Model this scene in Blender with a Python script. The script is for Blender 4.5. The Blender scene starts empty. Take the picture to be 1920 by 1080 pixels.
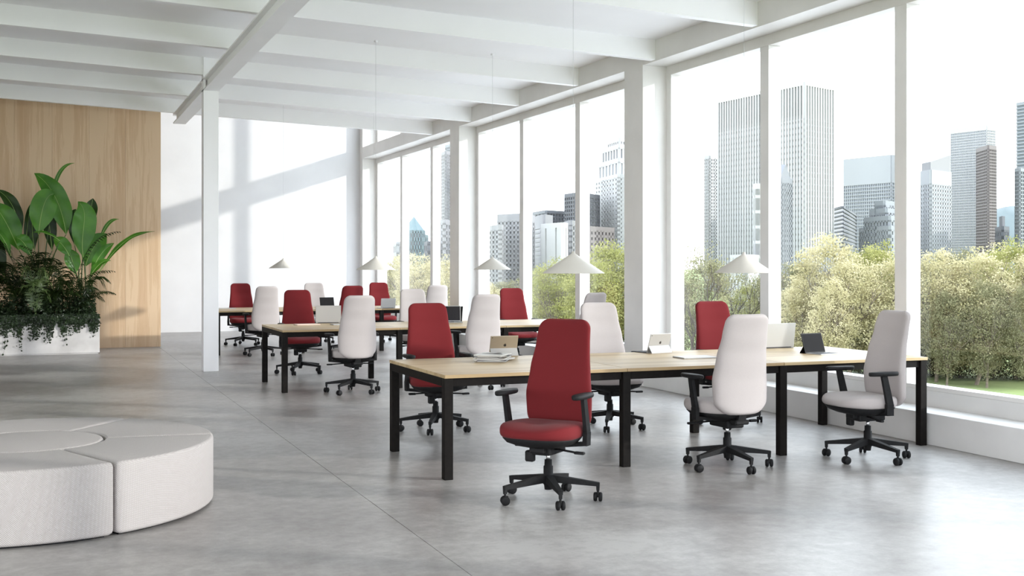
import bpy, bmesh, math, random
import numpy as np
from mathutils import Vector, Matrix, Euler
random.seed(7); np.random.seed(7)
PI = math.pi
S = bpy.context.scene
COL = S.collection

# ------------------------------------------------------------------ camera, sky, sun, exposure
F = 2180.0; EYE = 1.52; TH = math.atan((960 - 85) / F); HZ = 495.0
SN, CS = math.sin(TH), math.cos(TH)
cd = bpy.data.cameras.new('camera'); cam = bpy.data.objects.new('camera', cd); COL.objects.link(cam)
cd.sensor_width = 36; cd.lens = F / 1920 * 36; cd.shift_y = -(540 - HZ) / 1920
cd.clip_end = 3000; cd.clip_start = .05
cam.location = (0, 0, EYE); cam.rotation_euler = (PI / 2, 0, -TH)
S.camera = cam

W = bpy.data.worlds.new('sky'); S.world = W; W.use_nodes = True
wn = W.node_tree; bg = wn.nodes['Background']
tc = wn.nodes.new('ShaderNodeTexCoord'); sp = wn.nodes.new('ShaderNodeSeparateXYZ'); wr = wn.nodes.new('ShaderNodeValToRGB')
wn.links.new(tc.outputs['Generated'], sp.inputs[0]); wn.links.new(sp.outputs['Z'], wr.inputs[0]); wn.links.new(wr.outputs[0], bg.inputs[0])
wr.color_ramp.elements[0].position = 0.0; wr.color_ramp.elements[0].color = (.925, .955, 1.0, 1)
wr.color_ramp.elements[1].position = .8; wr.color_ramp.elements[1].color = (.78, .885, 1.0, 1)
bg.inputs[1].default_value = 2.5

sd = bpy.data.lights.new('sun', 'SUN'); sun = bpy.data.objects.new('sun', sd); COL.objects.link(sun)
sun.location = (40, -25, 20)
sun.rotation_euler = Vector((-1.376, 1.0, -.461)).to_track_quat('-Z', 'Y').to_euler()
sd.energy = 1.45; sd.angle = math.radians(1.6); sd.color = (1, .96, .9)

S.view_settings.view_transform = 'Standard'; S.view_settings.look = 'None'
S.view_settings.exposure = 1.15; S.view_settings.gamma = 1.0; S.view_settings.use_curve_mapping = False
S.cycles.max_bounces = 12; S.cycles.diffuse_bounces = 10; S.cycles.transparent_max_bounces = 24

# ------------------------------------------------------------------ coordinate helpers (real positions from measured directions)
def wxy(xc, zc): return (xc * CS + zc * SN, -xc * SN + zc * CS)
def at(px, Z): return wxy((px - 960) / F * Z, Z)
def onY(px, py, Y):
    a = (px - 960) / F; Z = Y / (-a * SN + CS)
    return Vector((a * Z * CS + Z * SN, Y, EYE - (py - HZ) * Z / F))
def onZ(px, py, z):
    Z = F * (EYE - z) / (py - HZ); p = at(px, Z); return Vector((p[0], p[1], z))

# ------------------------------------------------------------------ materials
def lin(r, g, b): return tuple(((c / 255) / 12.92 if c / 255 <= .04045 else ((c / 255 + .055) / 1.055) ** 2.4) for c in (r, g, b)) + (1,)
def new_mat(name, col, rough=.6, metal=0, spec=.5):
    m = bpy.data.materials.new(name); m.use_nodes = True
    b = m.node_tree.nodes['Principled BSDF']
    b.inputs['Base Color'].default_value = col; b.inputs['Roughness'].default_value = rough
    b.inputs['Metallic'].default_value = metal; b.inputs['Specular IOR Level'].default_value = spec
    return m
def nd(m, t, **kw):
    n = m.node_tree.nodes.new(t)
    for k, v in kw.items():
        if hasattr(n, k): setattr(n, k, v)
        else: n.inputs[k.replace('_', ' ')].default_value = v
    return n
def lk(m, a, b): m.node_tree.links.new(a, b)
def bsdf(m): return m.node_tree.nodes['Principled BSDF']
def ramp(m, fac, stops):
    r = nd(m, 'ShaderNodeValToRGB'); e = r.color_ramp.elements
    e[0].position, e[0].color = stops[0]; e[1].position, e[1].color = stops[-1]
    for p, c in stops[1:-1]:
        x = e.new(p); x.color = c
    lk(m, fac, r.inputs[0]); return r
def mapping(m, scale, coord='Object', rot=(0, 0, 0)):
    t = nd(m, 'ShaderNodeTexCoord'); mp = nd(m, 'ShaderNodeMapping')
    mp.inputs['Scale'].default_value = scale; mp.inputs['Rotation'].default_value = rot
    lk(m, t.outputs[coord], mp.inputs[0]); return mp
def bump(m, h, strength=.2, dist=.002):
    b = nd(m, 'ShaderNodeBump'); b.inputs['Strength'].default_value = strength; b.inputs['Distance'].default_value = dist
    lk(m, h, b.inputs['Height']); lk(m, b.outputs[0], bsdf(m).inputs['Normal'])
def noise_mat(name, c1, c2, scale=3, rough=.6, bumps=0, detail=4, mscale=(1, 1, 1), spec=.5, lo=.35, hi=.65, coord='Object', bdist=.002):
    m = new_mat(name, c1, rough, spec=spec); mp = mapping(m, mscale, coord)
    n = nd(m, 'ShaderNodeTexNoise', Scale=scale, Detail=detail); lk(m, mp.outputs[0], n.inputs[0])
    r = ramp(m, n.outputs[0], [(lo, c1), (hi, c2)]); lk(m, r.outputs[0], bsdf(m).inputs['Base Color'])
    if bumps: bump(m, n.outputs[0], bumps, bdist)
    return m

def floor_mat():
    m = new_mat('polished_concrete', lin(170, 168, 166), .38, spec=.35)
    mp = mapping(m, (1, 1, 1))
    n1 = nd(m, 'ShaderNodeTexNoise', Scale=.55, Detail=8, Roughness=.6); lk(m, mp.outputs[0], n1.inputs[0])
    n2 = nd(m, 'ShaderNodeTexNoise', Scale=9, Detail=10, Roughness=.75); lk(m, mp.outputs[0], n2.inputs[0])
    a = nd(m, 'ShaderNodeMath', operation='ADD'); lk(m, n1.outputs[0], a.inputs[0])
    k = nd(m, 'ShaderNodeMath', operation='MULTIPLY'); lk(m, n2.outputs[0], k.inputs[0]); k.inputs[1].default_value = .7
    lk(m, k.outputs[0], a.inputs[1])
    r = ramp(m, a.outputs[0], [(.66, lin(122, 117, 114)), (.85, lin(147, 143, 141)), (1.04, lin(168, 165, 163))])
    lk(m, r.outputs[0], bsdf(m).inputs['Base Color'])
    rr = nd(m, 'ShaderNodeMapRange'); lk(m, n1.outputs[0], rr.inputs[0]); rr.inputs[3].default_value = .26; rr.inputs[4].default_value = .44
    lk(m, rr.outputs[0], bsdf(m).inputs['Roughness'])
    bump(m, n2.outputs[0], .08, .002)
    return m
def wood_mat(name, c1, c2, c3, axis, scale=1.0, rough=.5):
    m = new_mat(name, c1, rough, spec=.35)
    sc = [18 * scale] * 3; sc[axis] = .9 * scale
    mp = mapping(m, tuple(sc))
    oi = nd(m, 'ShaderNodeObjectInfo'); add = nd(m, 'ShaderNodeVectorMath', operation='ADD')
    mul = nd(m, 'ShaderNodeMath', operation='MULTIPLY'); mul.inputs[1].default_value = 40
    lk(m, oi.outputs['Random'], mul.inputs[0]); lk(m, mp.outputs[0], add.inputs[0]); lk(m, mul.outputs[0], add.inputs[1])
    n = nd(m, 'ShaderNodeTexNoise', Scale=1.0, Detail=6, Roughness=.65, Distortion=.6); lk(m, add.outputs[0], n.inputs[0])
    sc2 = [3.0 * scale] * 3; sc2[axis] = .25 * scale
    mp2 = mapping(m, tuple(sc2)); ad2 = nd(m, 'ShaderNodeVectorMath', operation='ADD'); lk(m, mp2.outputs[0], ad2.inputs[0]); lk(m, mul.outputs[0], ad2.inputs[1])
    n2 = nd(m, 'ShaderNodeTexNoise', Scale=1.0, Detail=3, Distortion=1.2); lk(m, ad2.outputs[0], n2.inputs[0])
    a = nd(m, 'ShaderNodeMath', operation='ADD'); lk(m, n.outputs[0], a.inputs[0]); lk(m, n2.outputs[0], a.inputs[1])
    r = ramp(m, a.outputs[0], [(.72, c1), (.98, c2), (1.25, c3)]); r.color_ramp.interpolation = 'LINEAR'
    lk(m, r.outputs[0], bsdf(m).inputs['Base Color']); bump(m, n.outputs[0], .08, .001)
    return m
def fabric_mat(name, col, scale=900, strength=.25, weave=False):
    m = new_mat(name, col, .9, spec=.15)
    bsdf(m).inputs['Sheen Weight'].default_value = .04; bsdf(m).inputs['Sheen Roughness'].default_value = .5
    if weave:
        mp = mapping(m, (1, 1, 1), rot=(.5, .6, .8))
        a = nd(m, 'ShaderNodeTexWave', Scale=scale, Distortion=.3); lk(m, mp.outputs[0], a.inputs[0])
        mp2 = mapping(m, (1, 1, 1), rot=(-.6, .5, -.7))
        b = nd(m, 'ShaderNodeTexWave', Scale=scale, Distortion=.3); lk(m, mp2.outputs[0], b.inputs[0])
        x = nd(m, 'ShaderNodeMath', operation='MULTIPLY'); lk(m, a.outputs[1], x.inputs[0]); lk(m, b.outputs[1], x.inputs[1])
        r = ramp(m, x.outputs[0], [(0, tuple(c * .80 for c in col[:3]) + (1,)), (.8, col)]); lk(m, r.outputs[0], bsdf(m).inputs['Base Color'])
        bump(m, x.outputs[0], strength, .004)
    else:
        mp = mapping(m, (1, 1, 1)); n = nd(m, 'ShaderNodeTexNoise', Scale=scale, Detail=2); lk(m, mp.outputs[0], n.inputs[0])
        r = ramp(m, n.outputs[0], [(.3, tuple(c * .88 for c in col[:3]) + (1,)), (.7, col)]); lk(m, r.outputs[0], bsdf(m).inputs['Base Color'])
        bump(m, n.outputs[0], strength, .001)
    return m
def glass_mat():
    m = bpy.data.materials.new('window_glass'); m.use_nodes = True; nt = m.node_tree
    for n in list(nt.nodes): nt.nodes.remove(n)
    o = nt.nodes.new('ShaderNodeOutputMaterial'); t = nt.nodes.new('ShaderNodeBsdfTransparent'); g = nt.nodes.new('ShaderNodeBsdfGlossy')
    t.inputs[0].default_value = (.97, .985, .985, 1); g.inputs['Roughness'].default_value = .02
    lw = nt.nodes.new('ShaderNodeLayerWeight'); pw = nt.nodes.new('ShaderNodeMath'); pw.operation = 'POWER'; pw.inputs[1].default_value = 5
    f = nt.nodes.new('ShaderNodeMath'); f.operation = 'MULTIPLY_ADD'; f.inputs[1].default_value = .5; f.inputs[2].default_value = .02
    lw.inputs[0].default_value = .5; nt.links.new(lw.outputs['Facing'], pw.inputs[0]); nt.links.new(pw.outputs[0], f.inputs[0])
    mx = nt.nodes.new('ShaderNodeMixShader'); nt.links.new(f.outputs[0], mx.inputs[0]); nt.links.new(t.outputs[0], mx.inputs[1]); nt.links.new(g.outputs[0], mx.inputs[2])
    nt.links.new(mx.outputs[0], o.inputs[0]); return m
def leaf_mat(name, c1, c2, trans=.35, scale=1.5, gloss=0, coord='Object'):
    m = bpy.data.materials.new(name); m.use_nodes = True; nt = m.node_tree
    for n in list(nt.nodes): nt.nodes.remove(n)
    o = nt.nodes.new('ShaderNodeOutputMaterial'); d = nt.nodes.new('ShaderNodeBsdfDiffuse'); t = nt.nodes.new('ShaderNodeBsdfTranslucent')
    mp = mapping(m, (1, 1, 1), coord); n = nd(m, 'ShaderNodeTexNoise', Scale=scale, Detail=3); lk(m, mp.outputs[0], n.inputs[0])
    r = ramp(m, n.outputs[0], [(.35, c1), (.65, c2)]); lk(m, r.outputs[0], d.inputs[0]); lk(m, r.outputs[0], t.inputs[0])
    mx = nt.nodes.new('ShaderNodeMixShader'); mx.inputs[0].default_value = trans; lk(m, d.outputs[0], mx.inputs[1]); lk(m, t.outputs[0], mx.inputs[2])
    out = mx
    if gloss:
        g = nt.nodes.new('ShaderNodeBsdfGlossy'); g.inputs['Roughness'].default_value = .35
        m2 = nt.nodes.new('ShaderNodeMixShader'); m2.inputs[0].default_value = gloss; lk(m, mx.outputs[0], m2.inputs[1]); lk(m, g.outputs[0], m2.inputs[2]); out = m2
    lk(m, out.outputs[0], o.inputs[0]); return m

M = {}
M['floor'] = floor_mat()
M['white'] = noise_mat('white_plaster', lin(216, 215, 217), lin(209, 208, 210), 1.2, .75, .03)
M['ceil'] = noise_mat('ceiling_paint', lin(247, 246, 247), lin(243, 242, 243), .8, .8)
M['beam'] = noise_mat('beam_paint', lin(247, 246, 247), lin(243, 242, 243), 1.0, .55)
M['frame'] = noise_mat('window_frame_paint', lin(224, 221, 218), lin(217, 214, 211), 2, .5)
M['ledge'] = noise_mat('ledge_concrete', lin(222, 220, 218), lin(206, 204, 202), 1.1, .55, .05, 8)
M['glass'] = glass_mat()
M['panel'] = wood_mat('oak_panel', lin(196, 164, 132), lin(204, 175, 143), lin(211, 184, 153), 2, 1.1)
M['desk'] = wood_mat('oak_desktop', lin(150, 126, 92), lin(166, 142, 106), lin(178, 156, 120), 0, .8, .42)
M['black'] = noise_mat('black_powder_coat', lin(20, 17, 16), lin(25, 22, 20), 30, .6, spec=.1)
M['plastic'] = noise_mat('black_plastic', lin(24, 24, 25), lin(30, 29, 30), 40, .6, spec=.18)
M['chrome'] = new_mat('chrome', (.75, .75, .76, 1), .15, 1)
M['red'] = fabric_mat('red_fabric', lin(108, 33, 36), 500)
M['whitefab'] = fabric_mat('off_white_fabric', lin(176, 168, 166), 500)
M['pouf'] = fabric_mat('light_grey_woven_fabric', lin(176, 170, 168), 44, .45, True)
M['shade'] = noise_mat('lamp_shade_enamel', lin(200, 195, 187), lin(194, 189, 181), 3, .5)
M['shadein'] = new_mat('lamp_shade_inner', lin(240, 238, 232), .6)
M['cable'] = new_mat('cable_grey', lin(190, 190, 190), .5)
M['planter'] = noise_mat('planter_concrete', lin(214, 211, 210), lin(186, 183, 182), 2.2, .7, .08, 8)
M['soil'] = noise_mat('soil', lin(50, 38, 30), lin(30, 24, 18), 20, .95, .5)
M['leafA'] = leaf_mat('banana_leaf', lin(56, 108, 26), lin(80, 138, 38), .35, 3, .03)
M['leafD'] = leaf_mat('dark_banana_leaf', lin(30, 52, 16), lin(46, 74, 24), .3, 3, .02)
M['midrib'] = new_mat('leaf_midrib', lin(150, 180, 100), .5)
M['stem'] = noise_mat('green_stem', lin(74, 96, 44), lin(50, 70, 34), 12, .5)
M['palm'] = leaf_mat('palm_leaf', lin(24, 36, 14), lin(42, 58, 24), .25, 4, .02)
M['palml'] = leaf_mat('light_palm_leaf', lin(88, 112, 62), lin(112, 134, 78), .3, 4, .05)
M['ivy'] = leaf_mat('ivy_leaf', lin(24, 34, 20), lin(46, 62, 38), .2, 14, .02)
M['silver'] = new_mat('silver_aluminium', lin(176, 174, 172), .42, .3)
M['gold'] = new_mat('gold_aluminium', lin(172, 158, 138), .38, .5)
M['screen'] = new_mat('dark_screen', lin(24, 23, 25), .6, spec=.08)
M['screeng'] = new_mat('grey_screen', lin(50, 48, 50), .6, spec=.1)
M['bezel'] = new_mat('black_bezel', lin(16, 16, 17), .5, spec=.2)
M['keys'] = new_mat('dark_keys', lin(58, 56, 58), .6)
M['rose'] = new_mat('rose_cover', lin(222, 196, 184), .5)
M['paper'] = noise_mat('magazine_paper', lin(206, 203, 198), lin(192, 188, 182), 9, .5)
M['paperd'] = noise_mat('magazine_cover_dark', lin(44, 38, 36), lin(72, 62, 56), 14, .5)
M['paperc'] = noise_mat('magazine_cover_cream', lin(150, 138, 120), lin(132, 120, 102), 14, .4)
M['logo'] = new_mat('dark_logo', lin(44, 38, 34), .4)
M['grass'] = noise_mat('lawn_grass', lin(104, 118, 66), lin(124, 136, 80), .35, .95, .3, 8)
M['bounce'] = noise_mat('bounce_paving', lin(206, 204, 202), lin(192, 190, 188), .4, .9)
M['bark'] = noise_mat('tree_bark', lin(112, 100, 86), lin(84, 76, 66), 3, .9, .3)
M['barkd'] = noise_mat('dark_bark', lin(74, 66, 58), lin(56, 50, 44), 3, .9, .3)
M['fol_pale'] = leaf_mat('pale_spring_leaves', lin(150, 143, 104), lin(196, 186, 152), .35, .6)
M['fol_green'] = leaf_mat('fresh_green_leaves', lin(126, 128, 74), lin(158, 156, 102), .35, .6)
M['fol_olive'] = leaf_mat('olive_leaves', lin(108, 107, 80), lin(142, 138, 108), .35, .6)
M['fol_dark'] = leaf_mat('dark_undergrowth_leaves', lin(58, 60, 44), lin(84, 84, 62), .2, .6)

# ------------------------------------------------------------------ object helpers
def tag(o, label=None, cat=None, group=None, kind=None):
    if label: o['label'] = label
    if cat: o['category'] = cat
    if group: o['group'] = group
    if kind: o['kind'] = kind
    return o
def empty(name, loc=(0, 0, 0), rz=0, **kw):
    o = bpy.data.objects.new(name, None); COL.objects.link(o); o.location = loc; o.rotation_euler = (0, 0, rz)
    o.empty_display_size = .1; return tag(o, **kw)
def link(name, me, mat=None, parent=None, loc=None, rot=None):
    if mat is not None and not me.materials:
        for x in (mat if isinstance(mat, (list, tuple)) else [mat]): me.materials.append(x)
    o = bpy.data.objects.new(name, me); COL.objects.link(o)
    if parent is not None: o.parent = parent
    if loc is not None: o.location = loc
    if rot is not None: o.rotation_euler = rot
    return o
def mesh_bm(name, bm, smooth=False):
    me = bpy.data.meshes.new(name); bm.normal_update(); bm.to_mesh(me); bm.free()
    if smooth:
        for p in me.polygons: p.use_smooth = True
    return me
def obj(name, bm, mat, parent=None, smooth=False, loc=None, rot=None):
    return link(name, mesh_bm(name, bm, smooth), mat, parent, loc, rot)
def box(bm, x0, x1, y0, y1, z0, z1, bev=0, seg=1, mi=0):
    vs = [bm.verts.new((x, y, z)) for z in (z0, z1) for y in (y0, y1) for x in (x0, x1)]
    fs = [(0, 2, 3, 1), (4, 5, 7, 6), (0, 1, 5, 4), (2, 6, 7, 3), (0, 4, 6, 2), (1, 3, 7, 5)]
    out = [bm.faces.new([vs[i] for i in f]) for f in fs]
    for f in out: f.material_index = mi
    if bev:
        es = set(e for f in out for e in f.edges)
        r = bmesh.ops.bevel(bm, geom=list(es), offset=bev, segments=seg, affect='EDGES', profile=.5)
        for f in r['faces']: f.material_index = mi
    return vs
def nb(): return bmesh.new()
def boxm(*a, **k):
    bm = nb(); box(bm, *a, **k); return bm
def prism(bm, pts, z0, z1, mi=0):
    n = len(pts); a = [bm.verts.new((p[0], p[1], z0)) for p in pts]; b = [bm.verts.new((p[0], p[1], z1)) for p in pts]
    fs = [bm.faces.new(a[::-1]), bm.faces.new(b)] + [bm.faces.new((a[i], a[(i + 1) % n], b[(i + 1) % n], b[i])) for i in range(n)]
    for f in fs: f.material_index = mi
    return a, b
def tube(bm, pts, rad, n=8, cap=True, mi=0):
    pts = [Vector(p) for p in pts]
    if not isinstance(rad, (list, tuple)): rad = [rad] * len(pts)
    rings = []; prev = None
    for i, p in enumerate(pts):
        d = (pts[min(i + 1, len(pts) - 1)] - pts[max(i - 1, 0)]).normalized()
        if prev is None:
            u = d.orthogonal().normalized()
        else:
            u = prev - d * prev.dot(d)
            u = u.normalized() if u.length > 1e-6 else d.orthogonal().normalized()
        prev = u; v = d.cross(u)
        rings.append([bm.verts.new(p + (u * math.cos(2 * PI * k / n) + v * math.sin(2 * PI * k / n)) * rad[i]) for k in range(n)])
    for a, b in zip(rings, rings[1:]):
        for k in range(n):
            f = bm.faces.new((a[k], a[(k + 1) % n], b[(k + 1) % n], b[k])); f.material_index = mi; f.smooth = True
    if cap:
        bm.faces.new(rings[0][::-1]).material_index = mi; bm.faces.new(rings[-1]).material_index = mi
def bar(bm, p, q, w0, h0, w1, h1, up=Vector((0, 0, 1))):
    p, q = Vector(p), Vector(q); d = (q - p).normalized(); s = d.cross(up).normalized(); u = s.cross(d)
    a = [bm.verts.new(p + s * (sx * w0 / 2) + u * (sy * h0 / 2)) for sx, sy in ((-1, -1), (1, -1), (1, 1), (-1, 1))]
    b = [bm.verts.new(q + s * (sx * w1 / 2) + u * (sy * h1 / 2)) for sx, sy in ((-1, -1), (1, -1), (1, 1), (-1, 1))]
    fs = [bm.faces.new(a), bm.faces.new(b[::-1])] + [bm.faces.new((a[i], b[i], b[(i + 1) % 4], a[(i + 1) % 4])) for i in range(4)]
    return fs
def lathe(bm, prof, n=32, mi=0, c=(0, 0, 0), smooth=True):
    rings = []
    for r, z in prof:
        if r < 1e-6: rings.append([bm.verts.new((c[0], c[1], c[2] + z))])
        else: rings.append([bm.verts.new((c[0] + r * math.cos(2 * PI * k / n), c[1] + r * math.sin(2 * PI * k / n), c[2] + z)) for k in range(n)])
    for a, b in zip(rings, rings[1:]):
        for k in range(n):
            k2 = (k + 1) % n
            if len(a) == 1 and len(b) == 1: continue
            if len(a) == 1: f = bm.faces.new((a[0], b[k2], b[k]))
            elif len(b) == 1: f = bm.faces.new((a[k], a[k2], b[0]))
            else: f = bm.faces.new((a[k], a[k2], b[k2], b[k]))
            f.material_index = mi; f.smooth = smooth
def loft(bm, rings, cap=True):
    vr = [[bm.verts.new(p) for p in r] for r in rings]; n = len(vr[0])
    for a, b in zip(vr, vr[1:]):
        for k in range(n):
            f = bm.faces.new((a[k], a[(k + 1) % n], b[(k + 1) % n], b[k])); f.smooth = True
    if cap:
        f = bm.faces.new(vr[0][::-1]); f.smooth = True; f = bm.faces.new(vr[-1]); f.smooth = True
def copy_tree(o, parent=None):
    c = o.copy(); COL.objects.link(c)
    if parent is not None: c.parent = parent
    for ch in list(o.children): copy_tree(ch, c)
    return c
def quads(name, V, mat, parent=None, mats=None, midx=None):
    """V: (n,4,3) array of quads as one mesh"""
    n = len(V); me = bpy.data.meshes.new(name)
    me.vertices.add(n * 4); me.vertices.foreach_set('co', V.reshape(-1).astype(np.float32))
    me.loops.add(n * 4); me.loops.foreach_set('vertex_index', np.arange(n * 4, dtype=np.int32))
    me.polygons.add(n); me.polygons.foreach_set('loop_start', np.arange(0, n * 4, 4, dtype=np.int32)); me.polygons.foreach_set('loop_total', np.full(n, 4, dtype=np.int32))
    me.update(calc_edges=True); me.validate()
    return link(name, me, mat, parent)
def rnd_quads(P, size, aspect=1.0, rng=np.random, updir=None):
    n = len(P); a = rng.normal(size=(n, 3)); a /= np.linalg.norm(a, axis=1)[:, None]
    b = rng.normal(size=(n, 3)); b -= (b * a).sum(1)[:, None] * a; b /= np.linalg.norm(b, axis=1)[:, None]
    s = size * rng.uniform(.6, 1.3, (n, 1)); a = a * s * .5; b = b * s * .5 * aspect
    return np.stack([P - a * .9, P - b, P + a * 1.1, P + b], 1)

# ================================================================== THE SETTING
YF = 26.8; XW = 6.89; XG = 7.22; XO = 7.38; YB = -6.0
def zceil(x): return 4.25 + .0393 * (XW - x)
fl = obj('floor', boxm(-12, XO, YB, YF + .3, -.30, -.02), M['floor']); tag(fl, kind='structure')
g = .002
obj('floor_slab', boxm(-12, 1.93 - g, YB, YF, -.02, 0), M['floor'], fl)
obj('floor_slab', boxm(1.93 + g, XW, YB, YF, -.02, 0), M['floor'], fl)
# ceiling slab (slopes gently down to the windows) and its beams
bm = nb()
X0, X1 = -12, XO
a = [bm.verts.new(p) for p in ((X0, YB, zceil(X0)), (X1, YB, zceil(X1)), (X1, 21.36, zceil(X1)), (X0, 21.36, zceil(X0)))]
b = [bm.verts.new((v.co.x, v.co.y, v.co.z + .22)) for v in a]
bm.faces.new(a[::-1]); bm.faces.new(b)
for i in range(4): bm.faces.new((a[i], a[(i + 1) % 4], b[(i + 1) % 4], b[i]))
ce = obj('ceiling', bm, M['ceil']); tag(ce, kind='structure')
def beam_me():
    bm = nb(); h = .245; t = .10
    vs = []
    for x in (X0, XW):
        for y in (0, t):
            for dz in (-h, 0): vs.append(bm.verts.new((x, y, zceil(x) + dz)))
    for f in ((0, 1, 3, 2), (4, 6, 7, 5), (0, 4, 5, 1), (2, 3, 7, 6), (0, 2, 6, 4), (1, 5, 7, 3)): bm.faces.new([vs[i] for i in f])
    return mesh_bm('beam', bm)
bme = beam_me(); bme.materials.append(M['beam'])
y = 21.26; k = 0
while y > YB + 1:
    link('beam', bme, None, ce, (0, y, 0)); y -= 2.194
# long I-beam under the cross beams, and the column that carries it
bm = nb()
bx0, bx1 = 2.07, 2.28; ye = 21.05
box(bm, bx0, bx1, YB, ye, 3.97, 3.99); box(bm, bx0, bx1, YB, ye, 4.125, 4.145); box(bm, 2.13, 2.22, YB, ye, 3.99, 4.125)
t1 = obj('trim_1', bm, M['beam']); tag(t1, kind='structure')
# the bearing pads on which the cross beams sit
for i in range(6):
    yy = 21.26 - 2.194 * i
    obj('bearing_block', boxm(2.10, 2.25, yy + .01, yy + .09, 4.145, zceil(2.1) - .245), M['beam'], t1)
bm = nb(); box(bm, 2.07, 2.28, 16.84, 17.05, 0, 3.97, .003)
box(bm, 2.07, 2.10, 16.842, 17.05, 3.97, zceil(2.1)); 
t2 = obj('trim_2', bm, M['beam']); tag(t2, kind='structure')

# window wall: header, ledge, sill and piers
bm = nb(); box(bm, XW, XO, YB, YF, 3.99, 4.25)
wr_ = obj('wall_right', bm, M['frame']); tag(wr_, kind='structure')
obj('ledge', boxm(XW, XG, YB, YF, 0, .267, bev=.004), M['ledge'], wr_)
obj('sill_wall', boxm(XG, XO + .15, YB, YF, -.3, .41, bev=.004), M['ledge'], wr_)
piers = [12.80 - 6.92 * 3, 12.80 - 6.92 * 2, 12.80 - 6.92, 12.80, 12.80 + 6.92, 26.56]
for i, yy in enumerate(piers):
    top = 4.25 if yy < 18 else 7.4
    if yy < YB: continue
    obj('pier', boxm(XW - .002, XO + .1, yy, yy + (.50 if i < 5 else .4), .0, top, bev=.004), M['frame'], wr_)
# upper storey over the hall beyond the last beam
up = obj('wall_upper_right', boxm(XW, XO, 16.9, YF, 7.1, 7.4), M['frame']); tag(up, kind='structure')
obj('ceiling_hall', boxm(-12, XO, 21.2, YF + .3, 7.4, 7.6), M['ceil'])['kind'] = 'structure'
obj('wall_above_ceiling', boxm(-12, XW, 21.37, 21.5, 4.55, 7.4), M['white'])['kind'] = 'structure'
obj('wall_far', boxm(-12, XO, YF, YF + .3, -.3, 7.4), M['white'])['kind'] = 'structure'

def window(n, y0, y1, z0, z1, mull):
    w = empty('window_%d' % n, (XG, y0, z0), kind='structure')
    L = y1 - y0; H = z1 - z0; D = XO - XG
    obj('sill_rail', boxm(0, D, 0, L, 0, .035), M['frame'], w)
    obj('head_rail', boxm(0, D, 0, L, H - .115, H), M['frame'], w)
    obj('jamb', boxm(0, D, 0, .07, .035, H - .115), M['frame'], w); obj('jamb', boxm(0, D, L - .12, L, .035, H - .115), M['frame'], w)
    cuts = [.07] ; 
    for m_ in mull:
        obj('mullion', boxm(0, D, m_ - y0, m_ - y0 + .16, .035, H - .115, bev=.003), M['frame'], w)
    ed = [(.07, mull[0] - y0)] + [(mull[0] - y0 + .16, mull[1] - y0)] + [(mull[1] - y0 + .16, L - .12)]
    for a_, b_ in ed:
        obj('pane', boxm(D - .03, D - .018, a_ + .001, b_ - .001, .036, H - .116), M['glass'], w)
n = 0
for i, yy in enumerate(piers[:-1]):
    y0 = yy + .50; y1 = piers[i + 1]
    if y1 < YB + 1: continue
    n += 1; base = 12.80 + 6.92 * (i - 3)
    m1, m2 = base + 2.54, base + 4.70
    window(n, y0, y1, .41, 3.99, [m1, m2])
    if yy > 19:
        window(n + 1, y0, y1, 4.25, 7.1, [m1, m2])
obj('wall_side', boxm(-9.2, -9.0, 11, YF, 0, 4.6), M['white'])['kind'] = 'structure'
# oak clad partition with separate panels
wl = obj('wall_left', boxm(-8, 1.965, 22.30, 22.62, 0, 5.6), M['panel']); tag(wl, kind='structure')
px_ = [1.972 - .62 * i for i in range(17)]
pm = boxm(-.618, 0, 0, .03, 0, 5.6, bev=.0015); pme = mesh_bm('wood_panel', pm); pme.materials.append(M['panel'])
for x in px_: link('wood_panel', pme, None, wl, (x, 22.27, 0.0))

# ================================================================== DESKS
def desk(x0, y0, label):
    L = 4.26; D = 1.42
    t = empty('bench_desk', (x0, y0, 0), label=label, cat='desk', group='long bench desks')
    xs = [0, 1.405, 2.80, L - .065]
    for i in range(3):
        a_ = [0, 1.437, 2.833][i]; b_ = [1.434, 2.830, L][i]
        obj('table_top', boxm(a_, b_, 0, D, .715, .740, bev=.002), M['desk'], t)
    for i, x in enumerate(xs):
        for yy in (0.01, D - .075):
            obj('leg', boxm(x, x + .065, yy, yy + .065, 0, .714, bev=.003), M['black'], t)
        obj('cross_rail', boxm(x, x + .065, .075, D - .075, .655, .714, bev=.002), M['black'], t)
    for yy in (.03, D - .07):
        for i in range(3):
            obj('long_rail', boxm(xs[i] + .066, xs[i + 1] - .001, yy, yy + .04, .655, .714, bev=.002), M['black'], t)
    return t
desk(2.60, 7.74, 'nearest long oak bench desk on black steel legs, with magazines and tablets')
desk(2.59, 13.70, 'middle long oak bench desk on black steel legs, with laptops at its left end')
desk(2.63, 19.70, 'farthest long oak bench desk, cut off on the left by the white column')

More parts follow.
